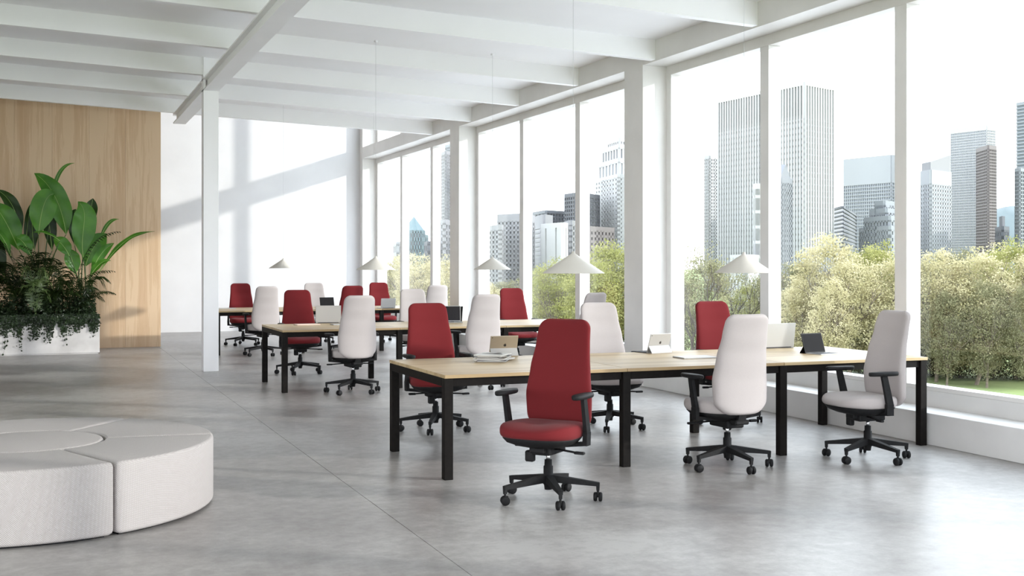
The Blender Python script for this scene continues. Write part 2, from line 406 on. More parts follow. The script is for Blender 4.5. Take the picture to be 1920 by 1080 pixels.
# ================================================================== OFFICE CHAIR
def se(t, n):  # superellipse point
    c, s = math.cos(t), math.sin(t)
    return math.copysign(abs(c) ** (2 / n), c), math.copysign(abs(s) ** (2 / n), s)
def interp(x, tab):
    for (a, b), (c, d) in zip(tab, tab[1:]):
        if x <= c:
            t = (x - a) / (c - a); t = t * t * (3 - 2 * t) * .5 + t * .5
            return b + (d - b) * t
    return tab[-1][1]
def backrest():
    bm = nb(); z0, z1 = .415, 1.155; rings = []; N = 36; K = 44
    for i in range(K + 1):
        u = .5 - .5 * math.cos(PI * i / K); z = z0 + (z1 - z0) * u
        w = interp(z, [(.41, .205), (.5, .228), (.66, .233), (.82, .214), (1.0, .192), (1.16, .181)])
        t = interp(z, [(.41, .034), (.6, .046), (.72, .048), (.95, .036), (1.16, .032)])
        yc = interp(z, [(.41, .205), (.55, .185), (.68, .180), (.85, .205), (1.0, .245), (1.16, .285)])
        r = .065; d = z1 - z
        if d < r: w = w - r + math.sqrt(max(r * r - (r - d) ** 2, 0)); 
        if d < .03: t = max(t * math.sqrt(max(1 - (1 - d / .03) ** 2, 0)), .004)
        d = z - z0; r = .12
        if d < r: w = w * (1 - .55 * (1 - math.sqrt(max(1 - (1 - d / r) ** 2, 0))))
        if d < .025: t = max(t * math.sqrt(max(1 - (1 - d / .025) ** 2, 0)), .004)
        ring = []
        for k in range(N):
            cx, cy = se(2 * PI * k / N, 3.6)
            x = cx * w; yb = -.028 * (abs(cx) ** 2)   # wraps slightly forward at the sides
            ring.append((x, yc + cy * t + yb, z))
        rings.append(ring)
    loft(bm, rings); return mesh_bm('backrest', bm, True)
def seat_me(dz=0, grow=0, z0=.415, z1=.50, name='seat'):
    bm = nb(); rings = []; N = 40; K = 14
    for i in range(K + 1):
        u = i / K; e = math.sqrt(max(1 - abs(2 * u - 1) ** 2.6, 0)); e = .86 + .14 * e if 0 < i < K else .80
        ring = []
        for k in range(N):
            cx, cy = se(2 * PI * k / N, 2.9)
            x = cx * (.256 + grow) * e; yy = -.075 + cy * (.262 + grow) * e
            if cy < 0: x *= 1 - .05 * cy * cy
            else: x *= 1 - .12 * cy * cy
            z = z0 + (z1 - z0) * u
            fr = (-yy - .16) / .17
            if fr > 0: z += -.028 * fr * fr * u + .012 * fr
            z += .012 * abs(cx) ** 2 * u
            ring.append((x, yy, z))
        rings.append(ring)
    vr = [[bm.verts.new(p) for p in r] for r in rings]
    for a, b in zip(vr, vr[1:]):
        for k in range(N): bm.faces.new((a[k], a[(k + 1) % N], b[(k + 1) % N], b[k]))
    top = vr[-1]; bot = vr[0]
    # domed cap in concentric rings
    for src, sgn in ((top, 1), (bot, -1)):
        prev = src
        for s_, h in ((.75, .008), (.45, .007), (.18, .005)):
            cur = []
            for v, v0 in zip(prev, src):
                cx_, cy_ = 0, -.075
                cur.append(bm.verts.new((cx_ + (v0.co.x - cx_) * s_, cy_ + (v0.co.y - cy_) * s_, v0.co.z * s_ + (z1 if sgn > 0 else z0) * (1 - s_) + (h if sgn > 0 else 0))))
            for k in range(N):
                f = (prev[k], prev[(k + 1) % N], cur[(k + 1) % N], cur[k])
                bm.faces.new(f if sgn > 0 else f[::-1])
            prev = cur
        bm.faces.new(prev if sgn > 0 else prev[::-1])
    return mesh_bm(name, bm, True)
def chair_meshes():
    me = {}
    me['backrest'] = backrest(); me['seat'] = seat_me()
    # seat pan: dark shell under the cushion
    bm = nb(); rings = []; N = 32
    for z, w, l in ((.350, .10, .12), (.362, .15, .17), (.385, .215, .225), (.412, .240, .245), (.424, .238, .243)):
        rings.append([(se(2 * PI * k / N, 2.8)[0] * w * (1 - .1 * max(se(2 * PI * k / N, 2.8)[1], 0)), -.07 + se(2 * PI * k / N, 2.8)[1] * l, z + (.01 * max((-(se(2 * PI * k / N, 2.8)[1])), 0))) for k in range(N)])
    loft(bm, rings); me['seat_pan'] = mesh_bm('seat_pan', bm, True)
    bm = nb(); box(bm, -.075, .075, -.13, .11, .305, .362, .012, 2); box(bm, -.05, .05, -.17, -.12, .325, .36, .006)
    box(bm, -.06, .06, .10, .195, .34, .375, .008); bar(bm, (0, .17, .36), (0, .19, .44), .07, .03, .06, .02, Vector((0, 1, 0)))
    me['mechanism'] = mesh_bm('mechanism', bm)
    bm = nb(); tube(bm, [(.07, -.06, .345), (.20, -.08, .338), (.235, -.085, .335)], [.007, .007, .007], 8)
    box(bm, .225, .295, -.10, -.07, .326, .343, .005); me['lever'] = mesh_bm('lever', bm)
    bm = nb(); tube(bm, [(-.07, .02, .345), (-.19, .02, .340)], .007, 8); box(bm, -.25, -.185, .005, .035, .33, .349, .005); me['lever2'] = mesh_bm('lever', bm)
    bm = nb(); box(bm, -.105, -.045, -.13, -.085, .26, .33, .008); me['knob'] = mesh_bm('tension_knob', bm)
    bm = nb(); lathe(bm, [(0, .25), (.014, .25), (.014, .31), (0, .31)], 16); me['gas_lift'] = mesh_bm('gas_lift', bm)
    bm = nb(); lathe(bm, [(0, .07), (.024, .07), (.028, .10), (.040, .112), (.040, .162), (.031, .168), (.031, .22), (.025, .224), (.024, .262), (0, .262)], 20); me['hub'] = mesh_bm('star_base', bm)
    # one star arm along +X with its elbow
    bm = nb(); bar(bm, (.02, 0, .143), (.328, 0, .108), .050, .048, .028, .024)
    bar(bm, (.319, 0, .118), (.319, 0, .070), .022, .024, .018, .020, Vector((1, 0, 0)))
    me['base_arm'] = mesh_bm('base_arm', bm)
    bm = nb()
    for s in (-1, 1):
        prof = [(0, -.011), (.024, -.011), (.029, -.006), (.029, .006), (.024, .011), (0, .011)]
        n0 = len(bm.verts); lathe(bm, prof, 18)
        bm.verts.ensure_lookup_table()
        for v in bm.verts[n0:]:
            x, y_, z = v.co; v.co = (x, z + s * .016, y_ + .029)
    tube(bm, [(0, -.02, .03), (0, .02, .03)], .006, 8); tube(bm, [(0, 0, .03), (0, 0, .072)], .008, 8)
    box(bm, -.02, .018, -.005, .005, .03, .058, .003)
    me['caster'] = mesh_bm('caster', bm)
    # armrest: post and pad
    for s, nm in ((-1, 'armL'), (1, 'armR')):
        bm = nb()
        bar(bm, (s * .10, -.01, .362), (s * .275, -.01, .385), .05, .022, .055, .026)
        bar(bm, (s * .275, -.012, .373), (s * .278, -.012, .46), .030, .062, .030, .060, Vector((0, 1, 0)))
        bar(bm, (s * .278, -.010, .455), (s * .280, -.065, .68), .026, .056, .024, .046, Vector((0, 1, 0)))
        me[nm] = mesh_bm('armrest', bm)
        bm = nb(); rings = []
        for z, e in ((.674, .75), (.680, .95), (.690, 1.0), (.699, .95), (.703, .8)):
            rings.append([(s * .272 + se(2 * PI * k / 24, 2.4)[0] * .044 * e, -.06 + se(2 * PI * k / 24, 2.4)[1] * .13 * (1 - .12 * (1 - e)), z) for k in range(24)])
        loft(bm, rings); me[nm + 'pad'] = mesh_bm('arm_pad', bm, True)
    return me
CM = chair_meshes()
def new_chair(fab, label):
    t = empty('office_chair', cat='chair', label=label)
    def P(nm, key, mat, par=None):
        me = CM[key]
        if me.users and me.materials and me.materials[0] != mat: me = me.copy(); me.materials.clear(); 
        return link(nm, me, mat, par or t)
    P('seat', 'seat', fab); P('backrest', 'backrest', fab)
    P('seat_pan', 'seat_pan', M['plastic']); P('mechanism', 'mechanism', M['plastic']); P('lever', 'lever', M['plastic']); P('lever', 'lever2', M['plastic'])
    P('tension_knob', 'knob', M['plastic']); g_ = P('gas_lift', 'gas_lift', M['chrome']); g_['label'] = 'chrome gas lift tube'
    sb = P('star_base', 'hub', M['plastic'])
    for k in range(5):
        a = 2 * PI * k / 5
        o = P('base_arm', 'base_arm', M['plastic'], sb); o.rotation_euler = (0, 0, a)
        c = P('caster', 'caster', M['plastic'], sb); c.location = (.319 * math.cos(a), .319 * math.sin(a), 0); c.rotation_euler = (0, 0, a * 1.7 + .6 * k)
    for nm in ('armL', 'armR'):
        a_ = P('armrest', nm, M['plastic']); P('arm_pad', nm + 'pad', M['plastic'], a_)
    return t
PROTO = {}
def chair(kind, x, y_, rz, star, label, group):
    if kind not in PROTO:
        t = PROTO[kind] = new_chair(M['red'] if kind == 'red' else M['whitefab'], label)
    else: t = copy_tree(PROTO[kind])
    t.location = (x, y_, 0); t.rotation_euler = (0, 0, math.radians(rz)); t['label'] = label; t['group'] = group
    for c in t.children:
        if c.name.startswith('star_base'): c.rotation_euler = (0, 0, math.radians(star - rz))
    return t
G1, G2, G3 = 'office chairs around the nearest desk', 'office chairs around the middle desk', 'office chairs around the farthest desk'
chair('red', 3.005, 6.86, -50, -100, 'red high-backed office chair pulled out in front of the nearest desk, seat toward the camera', G1)
chair('white', 4.733, 7.47, 183, -90, 'off-white high-backed office chair seen from behind at the front of the nearest desk', G1)
chair('white', 5.943, 7.37, -92, -86, 'off-white office chair seen side-on at the window end of the nearest desk', G1)
chair('red', 3.31, 10.12, 0, -117, 'red office chair facing the camera behind the left end of the nearest desk', G1)
chair('white', 4.86, 9.67, 0, -122, 'off-white office chair facing the camera behind the nearest desk, next to the wide pier', G1)
chair('red', 6.08, 9.62, 2, -100, 'red office chair behind the nearest desk, in front of the park window', G1)
chair('white', 3.377, 13.46, 184, -62, 'off-white office chair from behind at the left end of the middle desk', G2)
chair('white', 4.93, 13.42, 186, -80, 'off-white office chair from behind at the middle desk, above the magazine stack', G2)
chair('white', 6.46, 13.65, 200, -80, 'off-white office chair at the window end of the middle desk, half hidden', G2)
chair('red', 3.289, 16.10, -2, -117, 'dark red office chair facing the camera behind the left end of the middle desk', G2)
chair('white', 4.99, 16.10, 0, -110, 'off-white office chair facing the camera behind the middle desk, left of the grey laptop screen', G2)
chair('red', 6.55, 16.10, 0, -110, 'red office chair facing the camera at the window end of the middle desk', G2)
chair('white', 3.36, 19.50, 186, -70, 'off-white office chair from behind at the farthest desk, nearest the white column', G3)
chair('red', 4.80, 19.50, 186, -80, 'red office chair from behind at the middle of the farthest desk', G3)
chair('white', 6.30, 19.45, 184, -80, 'off-white office chair from behind at the window end of the farthest desk', G3)
chair('red', 3.44, 22.10, 3, -125, 'red office chair facing the camera behind the farthest desk, nearest the white column', G3)
chair('white', 4.83, 22.10, 0, -100, 'grey-white office chair facing the camera in the middle behind the farthest desk', G3)
chair('red', 6.12, 22.10, 0, -100, 'red office chair behind the window end of the farthest desk', G3)

# ================================================================== PENDANT LAMPS
def lamp(x, y_, label):
    t = empty('pendant_lamp', (x, y_, 1.445), label=label, cat='lamp', group='conical pendant lamps over the desks')
    bm = nb(); lathe(bm, [(.248, 0), (.25, .003), (.016, .158), (.012, .176), (0, .178)], 64); s = obj('shade', bm, M['shade'], t)
    bm = nb(); lathe(bm, [(.248, 0), (.013, .153), (0, .153)], 64); obj('shade_lining', bm, M['shadein'], t)
    bm = nb(); lathe(bm, [(0, .08), (.03, .085), (.038, .11), (.02, .15), (0, .15)], 20); obj('bulb', bm, M['shadein'], t)
    zt = zceil(x) - 1.445
    bm = nb(); tube(bm, [(0, 0, .176), (0, 0, zt)], .0014, 6); obj('cable', bm, M['cable'], t)
    bm = nb(); lathe(bm, [(0, zt - .02), (.022, zt - .02), (.022, zt + .002)], 20); obj('ceiling_rose', bm, M['beam'], t)
lamp(3.92, 8.45, 'white conical pendant lamp over the left half of the nearest desk')
lamp(5.52, 8.45, 'white conical pendant lamp over the window half of the nearest desk')
lamp(3.91, 14.4, 'white conical pendant lamp over the left half of the middle desk')
lamp(5.50, 14.4, 'white conical pendant lamp over the window half of the middle desk')
lamp(3.87, 20.4, 'smallest, leftmost white conical pendant lamp over the farthest desk')
lamp(5.50, 20.4, 'white conical pendant lamp almost hidden behind the one over the middle desk')

# ================================================================== ROUND MODULAR POUF
PC = Vector((-.103, 7.837, 0)); RO, RI, HP = 1.12, .455, .42
def pouf_seg(a0, a1):
    bm = nb(); N = 28; r = .022; gap = .005
    prof = [(RI, .03)]
    rings = []
    # cross-section loop (radius, z) with rounded corners
    sec = []
    for cx, cz, st in ((RO - r, .014 + r, -90), (RO - r, HP - r, 0), (RI + r, HP - r, 90), (RI + r, .014 + r, 180)):
        for j in range(5):
            an = math.radians(st + 22.5 * j); sec.append((cx + r * math.cos(an), cz + r * math.sin(an)))
    mid = (RI + RO) / 2
    def ringat(a, shrink=0):
        out = []
        for q, z in sec:
            qq = mid + (q - mid) * (1 - shrink * .0) ; 
            qq = q - math.copysign(shrink, q - mid); zz = z - math.copysign(shrink, z - .22)
            out.append((qq * math.cos(a), qq * math.sin(a), zz))
        return out
    ga = gap / .8
    A0, A1 = a0 + ga, a1 - ga; ra = r / .8
    rings.append(ringat(A0, r)); rings.append(ringat(A0 + ra * .08, r * .6)); rings.append(ringat(A0 + ra * .3, r * .3)); rings.append(ringat(A0 + ra, 0))
    for j in range(1, N): rings.append(ringat(A0 + ra + (A1 - A0 - 2 * ra) * j / N, 0))
    rings.append(ringat(A1 - ra, 0)); rings.append(ringat(A1 - ra * .3, r * .3)); rings.append(ringat(A1 - ra * .08, r * .6)); rings.append(ringat(A1, r))
    loft(bm, rings); return bm
seglab = {0: 'rounded right segment of the big light grey round pouf', 1: 'rear right segment of the round pouf, behind the round centre seat',
          2: 'rear left segment of the round pouf', 3: 'left segment of the round pouf, beyond the left picture edge',
          4: 'left front segment of the round pouf, cut off by the picture edge', 5: 'front segment of the round pouf, left of the vertical gap'}
for k in range(6):
    a0 = math.radians(-43.5 + 60 * k) - TH; a1 = a0 + math.radians(60)
    t = empty('pouf_segment', PC, label=seglab[k], cat='pouf', group='segments of the round pouf')
    obj('cushion', pouf_seg(a0, a1), M['pouf'], t, True)
    am = (a0 + a1) / 2
    bm = nb(); pts = [(RI + .06, a0 + .06 + (a1 - a0 - .12) * j / 8) for j in range(9)] + [(RO - .05, a1 - .04 - (a1 - a0 - .08) * j / 14) for j in range(15)]
    prism(bm, [(q * math.cos(w_), q * math.sin(w_)) for q, w_ in pts][::-1], 0, .018); obj('plinth', bm, M['bezel'], t)
t = empty('pouf_centre', PC, label='round centre seat in the middle of the light grey pouf', cat='pouf')
bm = nb(); R_ = RI - .008; pr_ = [(0, .014), (R_ - .02, .014), (R_, .034)] + [(R_ - .022 + .022 * math.cos(math.radians(x)), HP - .022 + .022 * math.sin(math.radians(x))) for x in (0, 30, 60, 90)] + [(0, HP)]
lathe(bm, pr_, 72); obj('cushion', bm, M['pouf'], t)
bm = nb(); lathe(bm, [(0, 0), (R_ - .04, 0), (R_ - .04, .016), (0, .016)], 40); obj('plinth', bm, M['bezel'], t)

# ================================================================== THINGS ON THE DESKS
ZT = .7405
def flat_box(name, mat, cx, cy, w, d, h, rz, label, cat, z=ZT, group=None, bev=.002):
    o = obj(name, boxm(-w / 2, w / 2, -d / 2, d / 2, 0, h, bev=bev, seg=2), mat, None, False, (cx, cy, z), (0, 0, rz)); return tag(o, label, cat, group)
def logo_bm(s, y_):
    """small bitten round fruit emblem, flat on the lid, normal +-Y"""
    bm = nb(); pts = []
    for k in range(40):
        a = 2 * PI * k / 40; r = 1 - .10 * math.exp(-((a - PI / 2) / .35) ** 2) - .08 * math.exp(-((a - 3 * PI / 2) / .3) ** 2)
        x, z = r * math.cos(a), r * math.sin(a) * 1.05
        if (x - 1.05) ** 2 + (z - .12) ** 2 < .42 ** 2:
            dx, dz = x - 1.05, z - .12; L = math.hypot(dx, dz) + 1e-6; x, z = 1.05 - abs(dx) / L * .42, .12 + dz / L * .42
        pts.append((x * s, z * s))
    vs = [bm.verts.new((x, y_, z)) for x, z in pts]; c = bm.verts.new((-.1 * s, y_, 0))
    for k in range(40): bm.faces.new((vs[k], vs[(k + 1) % 40], c))
    l = [(-.02, 1.05), (.10, 1.35), (.38, 1.55), (.30, 1.25)]
    bm.faces.new([bm.verts.new((x * s, y_, z * s)) for x, z in l])
    for v in bm.verts: pass
    return bm
def tablet(x, y_, rz, backm, label, keyb='flat', w=.245, h=.175, lean=18):
    """tablet leaning on a folded cover stand; its screen faces local +Y, its back faces -Y"""
    t = empty('tablet', (x, y_, ZT), rz, label=label, cat='tablet', group='tablets propped on folding covers')
    L = math.radians(lean)
    pl = obj('body', boxm(-w / 2, w / 2, -.004, .004, 0, h, bev=.003, seg=2), backm, t, False, (0, 0, .004), (L, 0, 0))
    obj('screen', boxm(-w / 2 + .008, w / 2 - .008, .0042, .0052, .008, h - .008), M['screen'], pl)
    if backm is not M['bezel']: obj('emblem', logo_bm(.0125, -.0046), M['logo'], pl, False, (.01, 0, h * .52))
    lens_ = nb(); lathe(lens_, [(0, 0), (.004, 0), (.004, .0015), (0, .0015)], 12); obj('camera_lens', lens_, M['bezel'], pl, False, (-w / 2 + .015, -.0042, h - .014), (PI / 2, 0, 0))
    # folded triangular stand behind the body
    bm = nb()
    for s in (-1, 1):
        pass
    bar(bm, (0, -.065, .003), (0, -.018, .068), w * .98, .004, w * .98, .004, Vector((0, -1, 1)))
    box(bm, -w * .49, w * .49, -.065, 0, 0, .003)
    st = obj('cover_stand', bm, M['silver'] if backm is not M['bezel'] else M['bezel'], t)
    if keyb:
        kb = obj('keyboard_cover', boxm(-w / 2, w / 2, .012, .19, 0, .006, bev=.001), M['silver'] if backm is M['bezel'] else M['screeng'], t)
        bm = nb()
        for r in range(4):
            for c in range(11):
                x0 = -w / 2 + .012 + c * (w - .024) / 11; y0 = .05 + r * .03
                box(bm, x0 + .001, x0 + (w - .024) / 11 - .001, y0, y0 + .026, .006, .0075)
        k_ = obj('keys', bm, M['keys'], kb); k_['kind'] = 'stuff'
    return t
def laptop(x, y_, rz, mat, label, w=.32, d=.22, ang=100, scr='screen', h=.21):
    """hinge along local X at y=0; base runs to +Y, lid back faces -Y"""
    t = empty('laptop', (x, y_, ZT), rz, label=label, cat='laptop', group='open laptops')
    b = obj('base', boxm(-w / 2, w / 2, 0, d, 0, .010, bev=.002), mat, t)
    bm = nb()
    for r in range(5):
        for c in range(13):
            x0 = -w / 2 + .02 + c * (w - .04) / 13; y0 = .025 + r * .019
            box(bm, x0 + .001, x0 + (w - .04) / 13 - .001, y0, y0 + .017, .010, .0115)
    k_ = obj('keys', bm, M['keys'], b); k_['kind'] = 'stuff'
    obj('trackpad', boxm(-.05, .05, .135, .205, .0101, .0106), M['screeng'], b)
    ld = obj('lid', boxm(-w / 2, w / 2, -.005, .001, 0, h, bev=.002), mat, t, False, (0, .002, .010), (math.radians(ang - 90), 0, 0))
    obj('display', boxm(-w / 2 + .008, w / 2 - .008, .001, .002, .012, h - .008), M[scr], ld)
    obj('hinge', boxm(-w / 2 + .03, w / 2 - .03, -.006, .004, .004, .012, bev=.002), M['screeng'], t)
    return t
# nearest desk
p = onZ(945, 667, .74); tablet(p.x, p.y + .03, math.radians(-4), M['gold'], 'gold tablet on its stand standing behind the magazine stack')
p = onZ(1237, 662, .74); tablet(p.x, p.y + .05, math.radians(14), M['silver'], 'silver tablet with dark emblem propped up on the nearest desk, between two white chairs')
p = onZ(1541, 664, .74); t = tablet(p.x + .02, p.y + .12, math.radians(189), M['bezel'], 'black tablet with dark screen toward the camera, near the window end of the desk')
p = onZ(1460, 653, .74); laptop(p.x, p.y, math.radians(2), M['silver'], 'silver laptop with its lid back toward the camera, on the nearest desk', w=.34, h=.225, ang=98)
p = onZ(1303, 671, .74); flat_box('closed_laptop', M['silver'], p.x, p.y, .31, .20, .012, math.radians(-2), 'flat closed silver laptop lying on the nearest desk left of the white chair', 'laptop')
# magazines
p = onZ(926, 676, .74); z = ZT
mg = [('paperd', .235, .30, .010, .16), ('paper', .23, .29, .009, -.16), ('paperc', .23, .30, .011, .08), ('paperd', .22, .285, .008, -.10), ('paperc', .225, .29, .008, .22), ('paper', .23, .30, .010, -.02)]
ml = ['dark-edged magazine at the bottom of the stack', 'white magazine second from the bottom of the stack', 'cream magazine in the lower middle of the stack', 'dark magazine in the upper middle of the stack', 'cream magazine just under the top one of the stack', 'white magazine with a dark picture, topmost of the stack']
for i, (mt, w, d, h, r) in enumerate(mg):
    t = empty('magazine', (p.x + random.uniform(-.012, .012), p.y + random.uniform(-.012, .012), z), math.radians(-38) + r, label=ml[i] + ' on the nearest desk', cat='magazine', group='magazines stacked on the nearest desk')
    obj('pages', boxm(-w / 2 + .004, w / 2 - .004, -d / 2 + .004, d / 2 - .004, .0015, h - .0015), M['paper'], t)
    bm = nb(); box(bm, -w / 2, w / 2, -d / 2, d / 2, 0, .0016); box(bm, -w / 2, w / 2, -d / 2, d / 2, h - .0016, h); box(bm, -w / 2, -w / 2 + .003, -d / 2, d / 2, .0016, h - .0016)
    c = obj('cover', bm, M[mt], t)
    if i == 5:
        bm = nb()
        for cx, cy, rx, ry, an in ((0, .02, .07, .035, .4), (.05, -.03, .05, .02, -.5), (-.05, -.01, .04, .018, .2), (.02, .07, .035, .015, 1.0)):
            vs = [bm.verts.new((cx + math.cos(an) * rx * math.cos(q) - math.sin(an) * ry * math.sin(q) * (1 + .3 * math.sin(3 * q)), cy + math.sin(an) * rx * math.cos(q) + math.cos(an) * ry * math.sin(q), h + .001)) for q in [2 * PI * k / 20 for k in range(20)]]
            bm.faces.new(vs)
        obj('printed_picture', bm, M['paperd'], c)
    z += h
# middle desk
p = onZ(575, 609, .74); flat_box('closed_laptop', M['rose'], p.x, p.y, .30, .21, .010, math.radians(4), 'flat rose-coloured closed laptop at the left end of the middle desk', 'laptop')
p = onZ(615, 606, .74); laptop(p.x, p.y - .02, math.radians(-14), M['silver'], 'silver laptop seen from behind on the middle desk, in front of the red chairs', w=.33, h=.225, ang=96)
p = onZ(645, 609, .74); flat_box('closed_laptop', M['silver'], p.x, p.y, .32, .20, .013, math.radians(0), 'flat closed silver laptop on the middle desk beside the first white chair', 'laptop')
p = onZ(838, 603, .74); laptop(p.x - .02, 14.80, math.radians(168), M['silver'], 'open laptop with grey screen toward the camera on the middle desk', w=.32, h=.21, ang=100, scr='screeng')
p = onY(851, 600, 14.87); laptop(p.x - .03, 14.87, math.radians(4), M['bezel'], 'black laptop with its lid up behind the grey laptop screen on the middle desk', w=.30, h=.20, ang=100)
# farthest desk
p = onZ(614, 577, .74); laptop(p.x, p.y, math.radians(190), M['bezel'], 'black laptop with dark screen on the farthest desk, above the silver laptop', w=.27, h=.18, ang=104)
p = onZ(424, 579, .74); flat_box('closed_laptop', M['silver'], p.x, p.y, .30, .20, .012, math.radians(4), 'flat closed silver laptop on the farthest desk next to the white column', 'laptop')
p = onZ(720, 579, .74); laptop(p.x + .1, p.y + .1, math.radians(4), M['silver'], 'small white laptop on the farthest desk near the window end', w=.27, h=.17)

# ================================================================== PLANTER AND PLANTS
PX0, PX1, PY0, PY1, PH = -3.6, .856, 20.91, 21.85, .643
bm = nb(); box(bm, PX0, PX1, PY0, PY0 + .04, 0.02, PH); box(bm, PX0, PX1, PY1 - .04, PY1, 0.02, PH); box(bm, PX0, PX0 + .04, PY0 + .04, PY1 - .04, 0.02, PH); box(bm, PX1 - .04, PX1, PY0 + .04, PY1 - .04, 0.02, PH)
box(bm, PX0 + .02, PX1 - .02, PY0 + .02, PY1 - .02, 0, .02)
pl = empty('planter', (0, 0, 0), label='long white concrete planter in front of the oak wall', cat='planter')
pl.location = (PX0, PY0, 0)
o = obj('trough', bm, M['planter'], pl, False, (-PX0, -PY0, 0))
o = obj('soil', boxm(PX0 + .04, PX1 - .04, PY0 + .04, PY1 - .04, .02, PH - .05), M['soil'], pl, False, (-PX0, -PY0, 0))

def bez(pts, n):
    pts = [Vector(p) for p in pts]; out = []
    for i in range(n + 1):
        t = i / n; q = pts[:]
        while len(q) > 1: q = [q[j].lerp(q[j + 1], t) for j in range(len(q) - 1)]
        out.append(q[0])
    return out
def blade(parent, path, w, mat, face=Vector((.2, -1, .25)), fold=.25, n=18, wave=.02, widest=.4):
    pts = bez(path, n); bm = nb(); rows = []
    for i, p in enumerate(pts):
        t = i / n; d = (pts[min(i + 1, n)] - pts[max(i - 1, 0)]).normalized()
        s = d.cross(face).normalized(); u = s.cross(d)
        ww = w / 2 * (math.sin(PI * min(t / (2 * widest), .5)) if t < widest else math.cos(PI / 2 * ((t - widest) / (1 - widest)) ** 1.6)) 
        ww = max(ww, .004) if t < .97 else .002
        row = []
        for q in (-1, -.66, -.33, 0, .33, .66, 1):
            row.append(bm.verts.new(p + s * (q * ww) + u * (abs(q) * ww * fold + wave * math.sin(t * 17 + q * 4) * abs(q) * min(1, w * 4))))
        rows.append(row)
    for a, b in zip(rows, rows[1:]):
        for k in range(6):
            f = bm.faces.new((a[k], a[k + 1], b[k + 1], b[k])); f.smooth = True
    lf = obj('leaf', bm, mat, parent)
    bm = nb(); tube(bm, [p - face.normalized() * -.003 for p in pts[:-1]], [max(.007 * (1 - i / n), .002) for i in range(n)], 5); obj('midrib', bm, M['midrib'], lf)
    return lf
def big_plant(name, label, root, leaves, Y):
    t = empty(name, root, label=label, cat='plant', group='leafy plants in the planter')
    R0 = Vector(root)
    for L in leaves:
        pp = [onY(a, b, Y + L.get('dy', 0) + i * L.get('ly', 0)) - R0 for i, (a, b) in enumerate(L['p'])]
        blade(t, pp, L['w'] / 106.0, M[L.get('m', 'leafA')], Vector(L.get('f', (.2, -1, .3))), wave=.012)
        r = Vector((random.uniform(-.08, .08), random.uniform(-.08, .08), 0)); q = pp[0]
        bm = nb(); mid = r.lerp(q, .55) + Vector((random.uniform(-.02, .02), 0, -.0))
        tube(bm, bez([r, r + Vector((0, 0, max(q.z, .1) * .6)), q], 8), [.016 - .010 * i / 8 for i in range(9)], 6); obj('stalk', bm, M['stem'], t)
    return t
zr = PH - .055
A = onY(78, 595, 21.45); B = onY(158, 595, 21.45)
big_plant('banana_plant', 'tall bright green broad-leaved plant at the left of the planter', (A.x, 21.45, zr), [
    dict(p=[(124, 440), (118, 395), (100, 345), (64, 325)], w=40, dy=-.05),
    dict(p=[(72, 440), (76, 400), (84, 360), (103, 364)], w=44, dy=-.2, f=(.1, -1, .1)),
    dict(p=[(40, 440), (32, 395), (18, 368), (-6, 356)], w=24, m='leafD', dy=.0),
    dict(p=[(36, 470), (14, 420), (4, 400), (-16, 380)], w=44, dy=-.15),
    dict(p=[(58, 480), (48, 456), (38, 446), (30, 446)], w=26, dy=-.3),
    dict(p=[(112, 452), (98, 440), (80, 433), (62, 436)], w=12, dy=-.35, f=(0, -.4, 1)),
    dict(p=[(96, 400), (98, 340), (112, 306), (140, 306)], w=7, dy=.15),
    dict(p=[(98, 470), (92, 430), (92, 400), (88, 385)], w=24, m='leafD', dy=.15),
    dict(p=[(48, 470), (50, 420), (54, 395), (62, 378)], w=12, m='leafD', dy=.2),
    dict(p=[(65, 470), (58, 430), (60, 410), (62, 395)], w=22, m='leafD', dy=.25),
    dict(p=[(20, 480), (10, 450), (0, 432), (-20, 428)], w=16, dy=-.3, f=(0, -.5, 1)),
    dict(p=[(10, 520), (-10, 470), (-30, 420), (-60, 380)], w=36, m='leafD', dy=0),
], 21.45)
big_plant('banana_plant', 'bright green broad-leaved plant at the right end of the planter', (B.x, 21.45, zr), [
    dict(p=[(156, 482), (148, 430), (172, 398), (146, 378)], w=42, dy=-.2, f=(.1, -1, .1)),
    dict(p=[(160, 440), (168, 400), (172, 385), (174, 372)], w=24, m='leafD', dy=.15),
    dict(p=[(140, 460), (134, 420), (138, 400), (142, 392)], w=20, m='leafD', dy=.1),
    dict(p=[(160, 500), (168, 470), (184, 450), (200, 438)], w=36, m='leafA', dy=0),
    dict(p=[(172, 512), (180, 485), (195, 465), (214, 456)], w=18, dy=-.1),
    dict(p=[(186, 510), (222, 455), (248, 436), (290, 434)], w=11, dy=-.2, f=(0, -.7, 1)),
    dict(p=[(186, 452), (196, 425), (205, 410), (223, 411)], w=7, dy=.1),
    dict(p=[(168, 520), (180, 500), (192, 486), (208, 489)], w=14, dy=-.25, f=(0, -.7, .8)),
    dict(p=[(142, 515), (136, 490), (132, 478), (130, 466)], w=28, dy=-.1, m='leafA'),
    dict(p=[(130, 480), (122, 462), (112, 452), (100, 448)], w=26, dy=-.2),
], 21.45)
